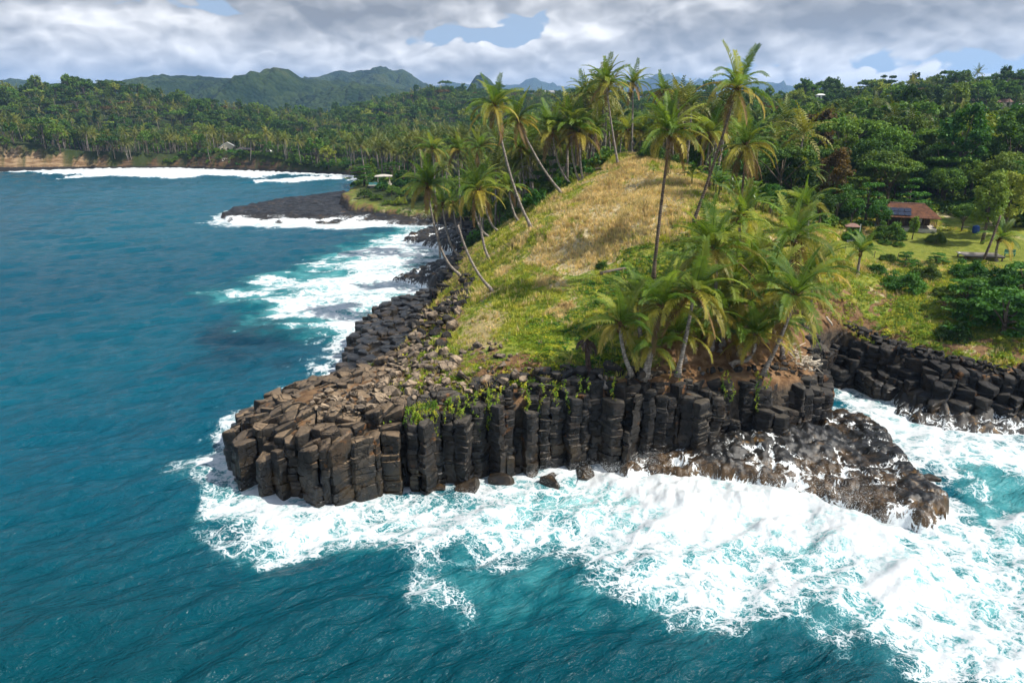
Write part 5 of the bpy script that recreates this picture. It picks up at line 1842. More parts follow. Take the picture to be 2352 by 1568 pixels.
# ------------------------------------------------------------------ banana plants
def banana_leaf(seed):
    rs = np.random.RandomState(seed)
    L, Wd = 2.6, 0.36
    e0, bd = R(72 - 14 * (seed % 3)), R(75 + 25 * (seed % 2))
    n = 9
    V = []; F = []
    p = np.zeros(3)
    for i in range(n + 1):
        s = i / n
        e = e0 - bd * s ** 1.3
        tv = np.array([math.cos(e), 0, math.sin(e)])
        wd = Wd * math.sin(math.pi * min(1, max(0.03, (s - 0.18) / 0.82) * 0.94 + 0.05)) if s > 0.18 else 0.04
        upv = np.array([-math.sin(e), 0, math.cos(e)])
        for sg in (-1, 0, 1):
            V.append(p + np.array([0, sg * wd, 0]) + upv * (0.35 * wd * abs(sg)) + rs.normal(size=3) * 0.02)
        p = p + tv * L / n
    for i in range(n):
        for k in range(2):
            if rs.rand() < 0.06 and 2 < i < n - 1: continue
            a = i * 3 + k
            F.append((a, a + 1, a + 4, a + 3))
    return mesh_np('leaf', np.array(V), F, True, None, M_BANANA)


BLEAF = [banana_leaf(k) for k in range(6)]
mbs = MB(); mbs.tube([(0, 0, -0.3), (0, 0, 0.8), (0.03, 0, 1.7)], [0.16, 0.12, 0.07], 6)
BSTEM = mbs.mesh('stem', leaf_material('banana_stem', (0.12, 0.13, 0.04), (0.2, 0.19, 0.07), (0.16, 0.12, 0.05), 0.0), True)


def banana(loc, seed, sc, label, group='banana plants'):
    rs = np.random.RandomState(seed)
    root = empty('banana_plant', loc, (0, 0, rs.uniform(0, 6)), sc, label=label, cat='banana plant', group=group)
    obj('stem', BSTEM, None, root)
    for k in range(8):
        obj('leaf', BLEAF[rs.randint(6)], None, root, loc=(0.02, 0, 1.55), rot=(0, rs.normal(0, 0.15), k * 2.4 + rs.normal(0, 0.2)), scale=rs.uniform(0.75, 1.1))
    return root


for k, (px, py, Y, sc, lab) in enumerate([
        (1588, 428, None, 0.95, 'banana plant on the grass between the long trunked and tallest palms'),
        (1540, 400, None, 0.45, 'small yellow green plant on the ridge grass by the long trunked palm'),
        (1500, 405, None, 0.42, 'low spiky plant on the dry grass of the ridge'),
        (1572, 405, None, 0.5, 'small plant left of the lone banana plant'),
        (2283, 470, 128, 1.15, 'large banana plant right of the tiled house'),
        (2250, 640, None, 0.75, 'banana plant beside the bare slanting trunk')]):
    p = hit(px, py) if Y is None else Wy(px, py, Y)
    banana((p[0], p[1], gz(p[0], p[1])), 500 + k, sc, lab)
rs_ = np.random.RandomState(77)
ORD = ['first', 'second', 'third', 'fourth', 'fifth', 'sixth', 'seventh', 'eighth', 'ninth', 'tenth', 'eleventh', 'twelfth']
for k in range(46):
    row = k // 12
    px = 1625 + 255 * ((k % 12) + rs_.uniform(0.1, 0.9)) / 12; Y = 102 + row * 6.0 + rs_.uniform(-1.5, 1.5)
    p = Wy(px, 450, Y)
    banana((p[0], p[1], gz(p[0], p[1])), 600 + k, rs_.uniform(0.7, 1.15), 'banana plant in %s row of the thicket behind the hill, %s from the left' % (['the front', 'the second', 'the third', 'the back'][row], ORD[k % 12]), 'banana thicket behind the hill')


# ------------------------------------------------------------------ woods
def visible(x, y, z):
    """is the top of a tree in sight over the land"""
    t = np.linspace(0.02, 0.985, 90)
    ok = np.ones(len(x), bool)
    for s in t:
        g = gfast(x * s, y * s)
        ok &= (CAM_H + (z - CAM_H) * s) > g - 0.5
    return ok


NO_TREE = [hpoly([(1030, 800), (1040, 650), (1120, 540), (1240, 470), (1310, 425), (1400, 372), (1440, 352), (1560, 380), (1660, 440), (1700, 560), (1900, 560), (1900, 900), (1000, 920)]),
           Z_LAWN, Z_BANK, hpoly([(1960, 548), (1995, 500), (2240, 500), (2352, 545), (2352, 560), (2000, 560)])]
rs_ = np.random.RandomState(31)
cand = []
for (r0, r1, sp) in [(105, 200, 5.6), (200, 420, 7.0), (420, 700, 7.6), (700, 1150, 9.0), (1150, 1500, 11.0)]:
    n = int(R(96) * (r1 * r1 - r0 * r0) / 2 / (sp * sp * 0.8))
    r = np.sqrt(rs_.uniform(r0 * r0, r1 * r1, n)); a = rs_.uniform(R(-48), R(48), n)
    cand.append(np.stack([r * np.sin(a), r * np.cos(a)], 1))
cand = np.concatenate(cand)
x, y = cand[:, 0], cand[:, 1]
dl = sdist(LAND, x, y)
z = ground(x, y, dl)
ok = (dl > 2.5 + 4 * (y < 300)) & (z > 2.6)
for q in NO_TREE:
    ok &= sdist(q, x, y) < -1.0
ok &= ~((x < 45) & (y < 128) & (x > -15))
ok &= ~((x > 30) & (y < 118))
# clearings on the promontory and round the far houses
ok &= np.hypot(x + 46, (y - 240) * 0.7) > 12
ok &= ~((x < -20) & (y < 232) & (x > -60))
x, y, z, dl = x[ok], y[ok], z[ok], dl[ok]
hgt = np.clip(rs_.lognormal(2.32, 0.26, len(x)), 5.5, 19)
vis = visible(x, y, z + hgt)
x, y, z, dl, hgt = x[vis], y[vis], z[vis], dl[vis], hgt[vis]
dist = np.hypot(x, y)
pz = fbm(x, y, 0.02, 3, 0.5, 61)
pp = np.where(dl < 60, 0.80 - 0.009 * np.clip(dl - 12, 0, 100), 0.14) + pz * 0.7
pp = np.where((x < 45) & (y < 260) & (x > -60), 0.80 + pz * 0.4, pp)
pp = np.where((x > 45), 0.05 + pz * 0.25, pp)
is_palm = rs_.rand(len(x)) < pp


def far_palm(seed, lod):
    rs = np.random.RandomState(seed)
    V = []; F = []
    ln, wd, nf = (10, 0.30, 16) if lod == 1 else (6, 0.55, 12)
    tipn = []
    for k in range(nf):
        a = (k + 0.5) / nf
        ci = int(np.clip(round(a ** 0.9 * 5.6), 0, 6))
        e0, bd, dr = [(80, 22, 0.25), (66, 42, 0.35), (48, 62, 0.45), (28, 72, 0.6), (8, 72, 0.75), (-16, 58, 0.9), (-48, 34, 1.0)][ci]
        me = frond_mesh(4.4, R(e0), R(bd), rs, ln, 1.0, wd, dr, None, 0.2, 0.2)
        v = np.empty(len(me.vertices) * 3, np.float32); me.vertices.foreach_get('co', v); v = v.reshape(-1, 3)
        q = k * 2.4
        M = np.array([[math.cos(q), -math.sin(q), 0], [math.sin(q), math.cos(q), 0], [0, 0, 1]])
        b = len(V)
        V += list(v @ M.T)
        F += [tuple(i + b for i in f.vertices) for f in me.polygons]
        tipn += [a] * len(v)
        bpy.data.meshes.remove(me)
    return mesh_np('crown', np.array(V), F, False, {'tipness': np.array(tipn)}, M_FPALM)


M_FPALM = leaf_material('grove_palm', (0.060, 0.098, 0.016), (0.130, 0.160, 0.026), (0.19, 0.195, 0.034), 0.3, 0.5, 0.35, 0.3, tip=(0.20, 0.185, 0.04))
FP = [far_palm(700 + k, 1) for k in range(3)]
FP2 = [far_palm(720 + k, 2) for k in range(2)]


def far_trunk(lx, ly):
    mb = MB(); mb.tube([(0, 0, -0.6), (lx * 0.6, ly * 0.6, 3.6), (lx, ly, 8.0), (lx * 1.15, ly * 1.15, 10.0)], [0.24, 0.18, 0.15, 0.13], 5)
    return mb.mesh('trunk', M_TRUNK, True)


FT = [far_trunk(*q) for q in ((0.4, 0), (-1.2, 0.3), (1.0, -0.4), (-0.4, 0.6))]
FTT = [(0.46, 0, 10.0), (-1.38, 0.345, 10.0), (1.15, -0.46, 10.0), (-0.46, 0.69, 10.0)]


def to_px(x, y, z):
    c, s = math.cos(PITCH), math.sin(PITCH)
    dep = y * c - (z - CAM_H) * s
    return 1176 + 1568 * x / dep


def where_word(x, y):
    px = to_px(x, y, 15)
    row = 'near' if y < 190 else ('further' if y < 290 else 'far')
    if px < 480: w_ = 'left of the white gabled house'
    elif px < 780: w_ = 'right of the white gabled house'
    elif px < 950: w_ = 'behind the pavilion'
    elif px < 1090: w_ = 'behind the lowest leaning palms'
    elif px < 1230: w_ = 'behind the tall leaning palm'
    elif px < 1400: w_ = 'behind the ridge clump'
    elif px < 1560: w_ = 'behind the ridge top'
    elif px < 1760: w_ = 'behind the tallest palm'
    elif px < 1930: w_ = 'round the russet tree'
    elif px < 2150: w_ = 'above the tiled house'
    else: w_ = 'right of the tiled house'
    return row, w_


INDIV = []
ORD = ['first', 'second', 'third', 'fourth', 'fifth', 'sixth', 'seventh', 'eighth', 'ninth', 'tenth', 'eleventh', 'twelfth']


order = np.argsort(dist)
np_, nb_ = 0, 0
stuff = []
kinds = ['round', 'umbrella', 'round', 'tall', 'layered', 'round']
mats = [M_LEAF, M_LEAFD, M_LEAF, M_LEAFB, M_LEAFD, M_LEAFO, M_LEAF, M_LEAFS]
for i in order:
    ri = rs_.randint(1 << 30)
    if is_palm[i] and np_ < 300:
        np_ += 1
        sc = rs_.uniform(0.85, 1.25) * (1.15 if y[i] < 260 else 1.0)
        k = ri % 4
        root = empty('palm_tree', (x[i], y[i], z[i]), (0, 0, rs_.uniform(0, 6.28)), (1, 1, 1), label='-', cat='palm tree', group='palms of the grove and woods')
        INDIV.append((root, ('small ' if sc < 0.98 else 'tall ' if sc > 1.2 else '') + ['straight', 'bent', 'slanting', 'slender'][k] + ' palm', x[i], y[i]))
        root.scale = (sc, sc, sc)
        obj('trunk', FT[k], None, root)
        obj('crown', FP[ri % 3], None, root, loc=FTT[k], scale=rs_.uniform(0.85, 1.05))
    elif (not is_palm[i]) and nb_ < 300:
        nb_ += 1
        kd = kinds[ri % 6]; mt = mats[(ri // 7) % 8]
        if mt is M_LEAFO and (ri // 91) % 3: mt = M_LEAF
        lod = 0 if dist[i] < 190 else 1
        sc = hgt[i] / 10.0 * (0.8 if dist[i] < 170 else 1.0)
        word = {'round': 'round tree ', 'umbrella': 'flat topped tree ', 'tall': 'narrow tree ', 'layered': 'layered tree '}[kd]
        shade_ = {M_LEAF.name: 'green ', M_LEAFD.name: 'dark ', M_LEAFB.name: 'bright ', M_LEAFO.name: 'russet ', M_LEAFS.name: 'glossy '}[mt.name]
        o_ = tree((x[i], y[i], z[i]), kd, lod, ri % 2, mt, sc, rs_.uniform(0, 6.28), '-', 'broadleaf trees of the woods')
        INDIV.append((o_, shade_ + word.strip(), x[i], y[i]))
    else:
        stuff.append(i)
_sets = {}
for o_, word, xx, yy in INDIV:
    row, w_ = where_word(xx, yy)
    _sets.setdefault((word, row, w_), []).append((to_px(xx, yy, 15), o_))
for (word, row, w_), lst in _sets.items():
    lst.sort(key=lambda q: q[0])
    for k, (_, o_) in enumerate(lst):
        if len(lst) == 1: o_['label'] = '%s in %s wood %s' % (word, row, w_)
        else: o_['label'] = '%s in %s wood %s, %s from left' % (word, row, w_, ORD[k] if k < 12 else '%dth' % (k + 1))
print('forest: palms', np_, 'trees', nb_, 'mass', len(stuff), 'of', len(x))


def instancer(name, pts, idx, rot, scl, protos, kind='stuff', label=None, cat=None):
    """points that carry copies of a few plants (geometry nodes)"""
    coll = bpy.data.collections.new(name + '_plants')
    for k, me in enumerate(protos):
        coll.objects.link(bpy.data.objects.new('%s_%02d' % (name, k), me))
    me = bpy.data.meshes.new(name)
    me.vertices.add(len(pts)); me.vertices.foreach_set('co', np.asarray(pts, np.float32).ravel())
    a = me.attributes.new('pick', 'INT', 'POINT'); a.data.foreach_set('value', np.asarray(idx, np.int32))
    a = me.attributes.new('turn', 'FLOAT_VECTOR', 'POINT'); a.data.foreach_set('vector', np.asarray(rot, np.float32).ravel())
    a = me.attributes.new('size', 'FLOAT_VECTOR', 'POINT'); a.data.foreach_set('vector', np.asarray(scl, np.float32).ravel())
    o = obj(name, me, None, kind=kind, label=label, cat=cat)
    g = bpy.data.node_groups.new(name + '_scatter', 'GeometryNodeTree')
    g.interface.new_socket('Geometry', in_out='INPUT', socket_type='NodeSocketGeometry')
    g.interface.new_socket('Geometry', in_out='OUTPUT', socket_type='NodeSocketGeometry')
    gi = g.nodes.new('NodeGroupInput'); go = g.nodes.new('NodeGroupOutput')
    ip = g.nodes.new('GeometryNodeInstanceOnPoints')
    ci = g.nodes.new('GeometryNodeCollectionInfo')
    ci.inputs['Collection'].default_value = coll
    ci.inputs['Separate Children'].default_value = True
    ci.inputs['Reset Children'].default_value = True

    def att(nm, ty):
        nd = g.nodes.new('GeometryNodeInputNamedAttribute'); nd.data_type = ty; nd.inputs['Name'].default_value = nm
        return nd.outputs['Attribute']
    g.links.new(gi.outputs[0], ip.inputs['Points'])
    g.links.new(ci.outputs[0], ip.inputs['Instance'])
    ip.inputs['Pick Instance'].default_value = True
    g.links.new(att('pick', 'INT'), ip.inputs['Instance Index'])
    er = g.nodes.new('FunctionNodeEulerToRotation')
    g.links.new(att('turn', 'FLOAT_VECTOR'), er.inputs[0])
    g.links.new(er.outputs[0], ip.inputs['Rotation'])
    g.links.new(att('size', 'FLOAT_VECTOR'), ip.inputs['Scale'])
    g.links.new(ip.outputs[0], go.inputs[0])
    md = o.modifiers.new('scatter', 'NODES'); md.node_group = g
    return o


def joined(tm, cm, off=(0, 0, 0), mat=None):
    """trunk + crown in one mesh with two materials"""
    bm = bmesh.new()
    bm.from_mesh(cm)
    if any(off): bmesh.ops.translate(bm, vec=off, verts=bm.verts)
    n = len(bm.faces)
    bm.from_mesh(tm)
    bm.faces.ensure_lookup_table()
    for f in bm.faces[n:]: f.material_index = 1
    me = bpy.data.meshes.new('plant')
    bm.to_mesh(me); bm.free()
    me.materials.append(mat or cm.materials[0]); me.materials.append(tm.materials[0])
    return me


protos = []
for kd in ('round', 'umbrella', 'tall', 'layered'):
    for mt in (M_LEAF, M_LEAFD):
        protos.append(joined(TREES[(kd, 1, 0)][0], TREES[(kd, 1, 0)][1], (0, 0, 0), mt))
protos.append(joined(TREES[('round', 1, 1)][0], TREES[('round', 1, 1)][1], (0, 0, 0), M_LEAFB))
protos.append(joined(TREES[('umbrella', 1, 1)][0], TREES[('umbrella', 1, 1)][1], (0, 0, 0), M_LEAFO))
for k in range(3): protos.append(joined(FT[k], FP2[k % 2], FTT[k]))
for k in range(3): protos.append(joined(FT[k + 1], FP[k], FTT[k + 1]))
pts, idx, rot, scl = [], [], [], []
for i in stuff:
    pts.append((x[i], y[i], z[i]))
    if is_palm[i]: idx.append(13 + rs_.randint(3) if dist[i] < 600 else 10 + rs_.randint(3)); s = rs_.uniform(0.8, 1.2)
    else:
        k = rs_.randint(40); idx.append(k % 8 if k < 34 else (8 if k < 39 else 9)); s = hgt[i] / 10 * (0.9 if dist[i] < 700 else 1.0)
    rot.append((0, 0, rs_.uniform(0, 6.28))); scl.append((s, s, s * rs_.uniform(0.85, 1.15)))
if pts:
    instancer('forest', pts, idx, rot, scl, protos, label='dense mixed wood of palms and broadleaf trees covering the hills', cat='forest')


# ------------------------------------------------------------------ undergrowth, grass and creepers
def tuft_mesh(seed, n, h, spread, w, mat):
    rs = np.random.RandomState(seed)
    V = []; F = []
    for k in range(n):
        a = rs.uniform(0, 6.28); r = spread * rs.rand()
        bx, by = r * math.cos(a) * 0.5, r * math.sin(a) * 0.5
        hh = h * rs.uniform(0.6, 1.2); lx, ly = rs.normal(0, 0.35, 2) * hh
        ww = w * rs.uniform(0.7, 1.3); q = rs.uniform(0, 3.14)
        dx_, dy_ = math.cos(q) * ww, math.sin(q) * ww
        b = len(V)
        V += [(bx - dx_, by - dy_, -0.05), (bx + dx_, by + dy_, -0.05), (bx + lx * 0.4 + dx_ * 0.7, by + ly * 0.4 + dy_ * 0.7, hh * 0.6), (bx + lx * 0.4 - dx_ * 0.7, by + ly * 0.4 - dy_ * 0.7, hh * 0.6), (bx + lx, by + ly, hh)]
        F += [(b, b + 1, b + 2, b + 3), (b + 3, b + 2, b + 4)]
    return mesh_np('tuft', np.array(V), F, False, None, mat)


def creeper_mesh(seed, mat, n=16, s=0.16, spread=0.5):
    rs = np.random.RandomState(seed)
    C = [(rs.normal(0, spread * 0.4), rs.normal(0, spread * 0.4), rs.uniform(0.02, 0.16)) for _ in range(n)]
    V, F = leafcloud(rs, C, [0.08] * n, 2, s, 0.6, 1.0)
    return mesh_np('creeper', V, F, False, None, mat)


gp = [tuft_mesh(800 + k, 9, 0.75, 0.5, 0.035, M_TUFTD) for k in range(3)] + [tuft_mesh(810 + k, 9, 0.42, 0.5, 0.04, M_TUFTG) for k in range(3)] + \
     [creeper_mesh(820 + k, M_COVER) for k in range(3)] + [creeper_mesh(830 + k, M_LEAFS, 20, 0.22, 0.7) for k in range(2)]
n = 100000
gx_ = rs_.uniform(-24, 78, n); gy_ = rs_.uniform(49, 150, n)
gd = sdist(LAND, gx_, gy_)
k0 = (gd > 1.4) & ~((gx_ < -12) & (gy_ < 66))
gx_, gy_, gd = gx_[k0], gy_[k0], gd[k0]
gzz = ground(gx_, gy_, gd) - (sst(gd, 5.5, 3.5)) * (gy_ < 120) * 0.5
zn = zones(gx_, gy_, gd)
vis = visible(gx_, gy_, gzz + 0.8)
dry, sand, bright, soil, lawn, lush, bank = zn
pk = rs_.rand(len(gx_))
keepg = vis & (pk > soil * 0.72 + 0.5 * soil * (gx_ > 9) * (gy_ < 75)) & (pk > sand * 0.55) & (lawn < 0.5)
idx = np.where(rs_.rand(len(gx_)) < dry * 0.93 + 0.03, rs_.randint(0, 3, len(gx_)), rs_.randint(3, 6, len(gx_)))
cov = np.clip(bright * 0.85 + lush * 0.6 + bank * 0.6 + 0.7 * sst(gd, 9, 4) * (gx_ > -12) * (gx_ < 9) * (gy_ < 72), 0, 0.9)
isc = rs_.rand(len(gx_)) < cov
idx = np.where(isc, rs_.randint(6, 9, len(gx_)), idx)
idx = np.where(isc & (rs_.rand(len(gx_)) < 0.4 * lush), rs_.randint(9, 11, len(gx_)), idx)
sg = np.clip(0.75 + fbm(gx_, gy_, 0.15, 3, 0.5, 66) * 0.8, 0.35, 1.5) * rs_.uniform(0.7, 1.3, len(gx_)) * (1 - 0.45 * sand)
sg = np.where(idx >= 6, sg * 1.25, sg)
m = keepg
instancer('grass', np.stack([gx_, gy_, gzz], 1)[m], idx[m], np.stack([rs_.normal(0, 0.15, len(gx_)), rs_.normal(0, 0.15, len(gx_)), rs_.uniform(0, 6.28, len(gx_))], 1)[m], np.stack([sg * 1.1, sg * 1.1, sg], 1)[m], gp,
          label='dry tan and green grass and creepers covering the headland', cat='grass')
print('grass', m.sum())

# leafy undergrowth between the trunks, on the shore banks and under the woods
n = 30000
r = np.sqrt(rs_.uniform(105 ** 2, 470 ** 2, n)); a = rs_.uniform(R(-46), R(46), n)
ux, uy = r * np.sin(a), r * np.cos(a)
ud = sdist(LAND, ux, uy)
uz = ground(ux, uy, ud)
ok = (ud > 1.5) & (uz > 2.2)
for q in NO_TREE: ok &= sdist(q, ux, uy) < 0.5
ok &= ~((ux < 42) & (uy < 126))
ok &= ~((ux > 42) & (uy < 117))
ok &= np.hypot(ux + 46, uy - 240) > 13
ok &= ~((ux < -25) & (uy < 243) & (ux > -60))
ux, uy, uz, ud = ux[ok], uy[ok], uz[ok], ud[ok]
v = visible(ux, uy, uz + 2.0)
ux, uy, uz = ux[v], uy[v], uz[v]
up = []
for k, mt in enumerate([M_LEAF, M_LEAFS, M_LEAFB, M_LEAFD]):
    V, F = leafcloud(np.random.RandomState(900 + k), [(np.random.RandomState(k * 9 + j).normal(0, 0.7), np.random.RandomState(k * 7 + j).normal(0, 0.7), 0.5 + 0.25 * (j % 3)) for j in range(9)], [0.6] * 9, 16, 0.42, 0.7)
    up.append(mesh_np('bush', V, F, False, None, mt))
ss_ = rs_.uniform(0.6, 1.7, len(ux))
instancer('undergrowth', np.stack([ux, uy, uz], 1), rs_.randint(0, 4, len(ux)), np.stack([ux * 0, ux * 0, rs_.uniform(0, 6.28, len(ux))], 1), np.stack([ss_, ss_, ss_], 1), up,
          label='leafy undergrowth between the trunks and along the shore banks', cat='undergrowth')
print('undergrowth', len(ux))

# ------------------------------------------------------------------ buildings and small things
def roof_material():
    m, t, p, o = new_mat('clay_roof_tiles')
    tcn = t.n('ShaderNodeTexCoord')
    P = tcn.outputs['Object']
    x_, y_, z_ = t.xyz(P)
    n = t.noise(P, 1.4, 6, 0.65)
    rows = t.math('FRACT', t.mul(z_, 5.5))
    c = t.mix(t.ss(n, 0.35, 0.68), (0.075, 0.034, 0.020), (0.185, 0.075, 0.038))
    c = t.mix(t.ss(t.noise(P, 7.0, 3, 0.6), 0.6, 0.72), c, (0.10, 0.075, 0.05))
    c = t.mix(t.mul(t.ss(rows, 0.75, 1.0), 0.4), c, (0.06, 0.028, 0.015))
    setp(t, p, c, 0.8, 0.2, t.bump(t.add(rows, n), 0.6, 0.06))
    return m


M_TILE = roof_material()
M_WOODD = simple('dark_timber', (0.065, 0.042, 0.028), 0.75)
M_WOODG = simple('grey_weathered_boards', (0.23, 0.20, 0.175), 0.85)
M_POST = simple('timber_post', (0.14, 0.095, 0.06), 0.8)
M_WHITE = simple('white_paint', (0.72, 0.71, 0.68), 0.6, 0.08)
M_CREAM = simple('cream_plaster', (0.60, 0.53, 0.40), 0.8, 0.12)
M_CONC = simple('pale_concrete', (0.50, 0.46, 0.39), 0.85, 0.12)
M_PINK = simple('faded_pink_tiles', (0.26, 0.15, 0.12), 0.8)
M_SLATE = simple('dark_roof_sheet', (0.075, 0.065, 0.065), 0.6)
M_GREY = simple('grey_roof_sheet', (0.30, 0.29, 0.29), 0.6)
M_BLUE = simple('blue_plastic', (0.012, 0.055, 0.22), 0.4)
M_TEAL = simple('green_painted_wood', (0.05, 0.22, 0.17), 0.5)
M_PANEL = simple('solar_glass', (0.012, 0.018, 0.040), 0.12, 0.2, 2.0, 0.6)
M_PALE = simple('bleached_driftwood', (0.50, 0.43, 0.34), 0.85, 0.25, 4.0)
M_LOGW = simple('fallen_log', (0.20, 0.155, 0.12), 0.85, 0.35, 4.0)
M_MASON = simple('rough_stone_wall', (0.19, 0.165, 0.145), 0.9, 0.5, 3.0)
M_GLASSR = simple('green_glass_railing', (0.10, 0.30, 0.29), 0.15, 0.1, 2.0, 0.6)
M_WIN = simple('dark_window', (0.02, 0.022, 0.025), 0.15, 0.1, 2.0, 0.6)


def hip(name, mat, parent, w_, d_, z0, rise, over, ridge=0.45, th=0.12, **kw):
    """hip roof slab with real thickness"""
    x, y = w_ / 2 + over, d_ / 2 + over
    rx = x * ridge
    V = []
    for dz_ in (0.0, -th):
        V += [(-x, -y, z0 + dz_), (x, -y, z0 + dz_), (x, y, z0 + dz_), (-x, y, z0 + dz_), (-rx, 0, z0 + rise + dz_), (rx, 0, z0 + rise + dz_)]
    F = [(0, 1, 5, 4), (1, 2, 5), (2, 3, 4, 5), (3, 0, 4), (6, 10, 11, 7), (7, 11, 8), (8, 11, 10, 9), (9, 10, 6), (0, 6, 7, 1), (1, 7, 8, 2), (2, 8, 9, 3), (3, 9, 6, 0)]
    mb = MB(); mb.add(V, F)
    return mb.build(name, mat, parent, **kw)


def gable(name, mat, parent, w_, d_, z0, rise, over=0.4, th=0.12):
    x, y = w_ / 2 + over, d_ / 2 + over
    V = []
    for dz_ in (0, -th):
        V += [(-x, -y, z0 + dz_), (x, -y, z0 + dz_), (x, y, z0 + dz_), (-x, y, z0 + dz_), (0, -y, z0 + rise + dz_), (0, y, z0 + rise + dz_)]
    F = [(0, 4, 5, 3), (4, 1, 2, 5), (6, 9, 11, 10), (10, 11, 8, 7), (0, 6, 10, 4), (4, 10, 7, 1), (3, 5, 11, 9), (5, 2, 8, 11), (0, 3, 9, 6), (1, 7, 8, 2)]
    mb = MB(); mb.add(V, F)
    return mb.build(name, mat, parent)


# -- the tiled house
hx, hy = 69.5, 121.5
house = empty('tiled_house', (hx, hy, gz(hx, hy)), (0, 0, R(-24)), 0.76, label='low open house with red tiled hip roof and solar panels behind the lawn', cat='house')
mb = MB(); mb.box(-6.2, 6.2, -4.6, 4.4, -1.0, 0.28); mb.build('floor_slab', M_CONC, house)
mb = MB(); mb.box(-5.6, 1.6, -1.6, 4.0, 0.28, 2.7); mb.box(1.6, 5.4, 1.4, 4.0, 0.28, 2.7); mb.build('wall', M_WOODD, house)
d_ = MB().box(-1.0, 0.0, -1.66, -1.6, 0.28, 2.3).build('door', M_POST, house)
MB().box(-0.2, -0.1, -1.72, -1.66, 1.2, 1.35).build('handle', M_GREY, d_)
for k, x0 in enumerate((-4.6, 0.4)):
    wn = MB().box(x0, x0 + 1.1, -1.65, -1.6, 1.0, 2.2).build('window', M_WIN, house)
    MB().box(x0 - 0.08, x0 + 1.18, -1.7, -1.65, 2.2, 2.3).build('frame', M_POST, wn)
wn = MB().box(2.6, 3.7, 1.34, 1.4, 0.9, 2.2).build('window', M_WHITE, house)
for k in range(6):
    MB().tube([(-5.9 + k * 2.36, -4.3, 0.28), (-5.9 + k * 2.36, -4.3, 2.75)], [0.10, 0.09], 6).build('veranda_post', M_POST, house)
for k in range(4):
    MB().tube([(5.9, -1.9 + k * 2.0, 0.28), (5.9, -1.9 + k * 2.0, 2.75)], [0.10, 0.09], 6).build('veranda_post', M_POST, house)
for k in range(5):
    xx = -5.9 + k * 2.36
    MB().tube([(xx + 0.02, -4.3, 2.0), (xx + 0.75, -4.3, 2.68)], [0.06, 0.06], 5).build('brace', M_POST, house)
rf = hip('roof', M_TILE, house, 12.0, 9.0, 2.72, 2.6, 0.75, 0.52)
MB().tube([(-3.6, 0, 5.36), (3.6, 0, 5.36)], [0.13, 0.13], 6).build('ridge_cap', M_PINK, rf)
sl = math.atan2(2.6, 5.25)
for r_ in range(2):
    for k in range(4):
        M = Matrix.Translation((-4.0 + k * 1.36, -4.15 + r_ * 1.42, 3.36 + r_ * 1.42 * math.tan(sl))) @ Matrix.Rotation(sl, 4, 'X')
        MB().box(-0.64, 0.64, -0.70, 0.70, 0.06, 0.12, M).build('solar_panel', M_PANEL, rf)

# -- small hut with a pink roof and a white pole
p = Wy(1958, 520, 113); g = gz(p[0], p[1])
hut = empty('garden_hut', (p[0], p[1], g), (0, 0, R(-20)), 0.68, label='small garden hut with faded pink roof left of the tiled house', cat='hut')
hip('roof', M_PINK, hut, 2.6, 2.2, 2.3, 0.7, 0.35, 0.3)
for sx in (-1, 1):
    for sy in (-1, 1):
        MB().tube([(sx * 1.2, sy * 1.0, -0.2), (sx * 1.2, sy * 1.0, 2.3)], [0.07, 0.07], 6).build('post', M_POST, hut)
p = Wy(1972, 548, 108); g = gz(p[0], p[1])
MB().tube([(0, 0, -0.2), (0, 0, 2.9)], [0.06, 0.05], 7).build('pole', M_WHITE, None, loc=(p[0], p[1], g), label='slim white pole standing beside the white bench', cat='pole')

# -- white bench
p = Wy(1960, 551, 107); g = gz(p[0], p[1])
bn = empty('garden_bench', (p[0], p[1], g), (0, 0, R(-15)), label='white bench on the left of the lawn', cat='bench')
for k in range(4): MB().box(-0.95, 0.95, -0.30 + k * 0.16, -0.18 + k * 0.16, 0.42, 0.47).build('seat_slat', M_WHITE, bn)
MB().box(-0.95, 0.95, 0.36, 0.40, 0.55, 0.85).build('backrest', M_WHITE, bn)
for sx in (-0.8, 0.8):
    MB().box(sx - 0.05, sx + 0.05, -0.28, 0.40, -0.1, 0.42).build('leg', M_WHITE, bn)

# -- wooden deck on posts
p = Wy(2252, 582, 100); g = gz(p[0], p[1])
dk = empty('wooden_deck', (p[0], p[1], g + 0.1), (0, 0, R(-12)), label='grey wooden deck on posts at the edge of the lawn', cat='deck')
for k in range(14): MB().box(-2.7, 2.7, -1.6 + k * 0.23, -1.6 + k * 0.23 + 0.21, 0.55, 0.61 + 0.008 * (k % 3)).build('board', M_WOODG, dk)
for sx in (-2.4, 0, 2.4):
    for sy in (-1.4, 1.4): MB().box(sx - 0.08, sx + 0.08, sy - 0.08, sy + 0.08, -1.2, 0.5).build('post', M_POST, dk)
MB().box(-2.65, 2.65, -1.55, -1.43, 0.38, 0.548).build('beam', M_WOODD, dk)
p = Wy(2204, 576, 101); g = gz(p[0], p[1])
lm = empty('garden_lamp', (p[0], p[1], g), label='small white globe lamp beside the wooden deck', cat='lamp')
MB().tube([(0, 0, -0.1), (0, 0, 0.5)], [0.04, 0.04], 6).build('post', M_GREY, lm)
bm = bmesh.new(); bmesh.ops.create_icosphere(bm, subdivisions=2, radius=0.2, matrix=Matrix.Translation((0, 0, 0.66)))
me = bpy.data.meshes.new('globe'); bm.to_mesh(me); bm.free(); me.materials.append(M_WHITE); obj('globe', me, None, lm)
p = Wy(2322, 572, 102); g = gz(p[0], p[1])
bn = empty('wooden_bench', (p[0], p[1], g), (0, 0, R(-25)), label='green painted bench near the small palm at the right of the lawn', cat='bench')
MB().box(-0.7, 0.7, -0.25, 0.25, 0.42, 0.50).build('seat', M_TEAL, bn)
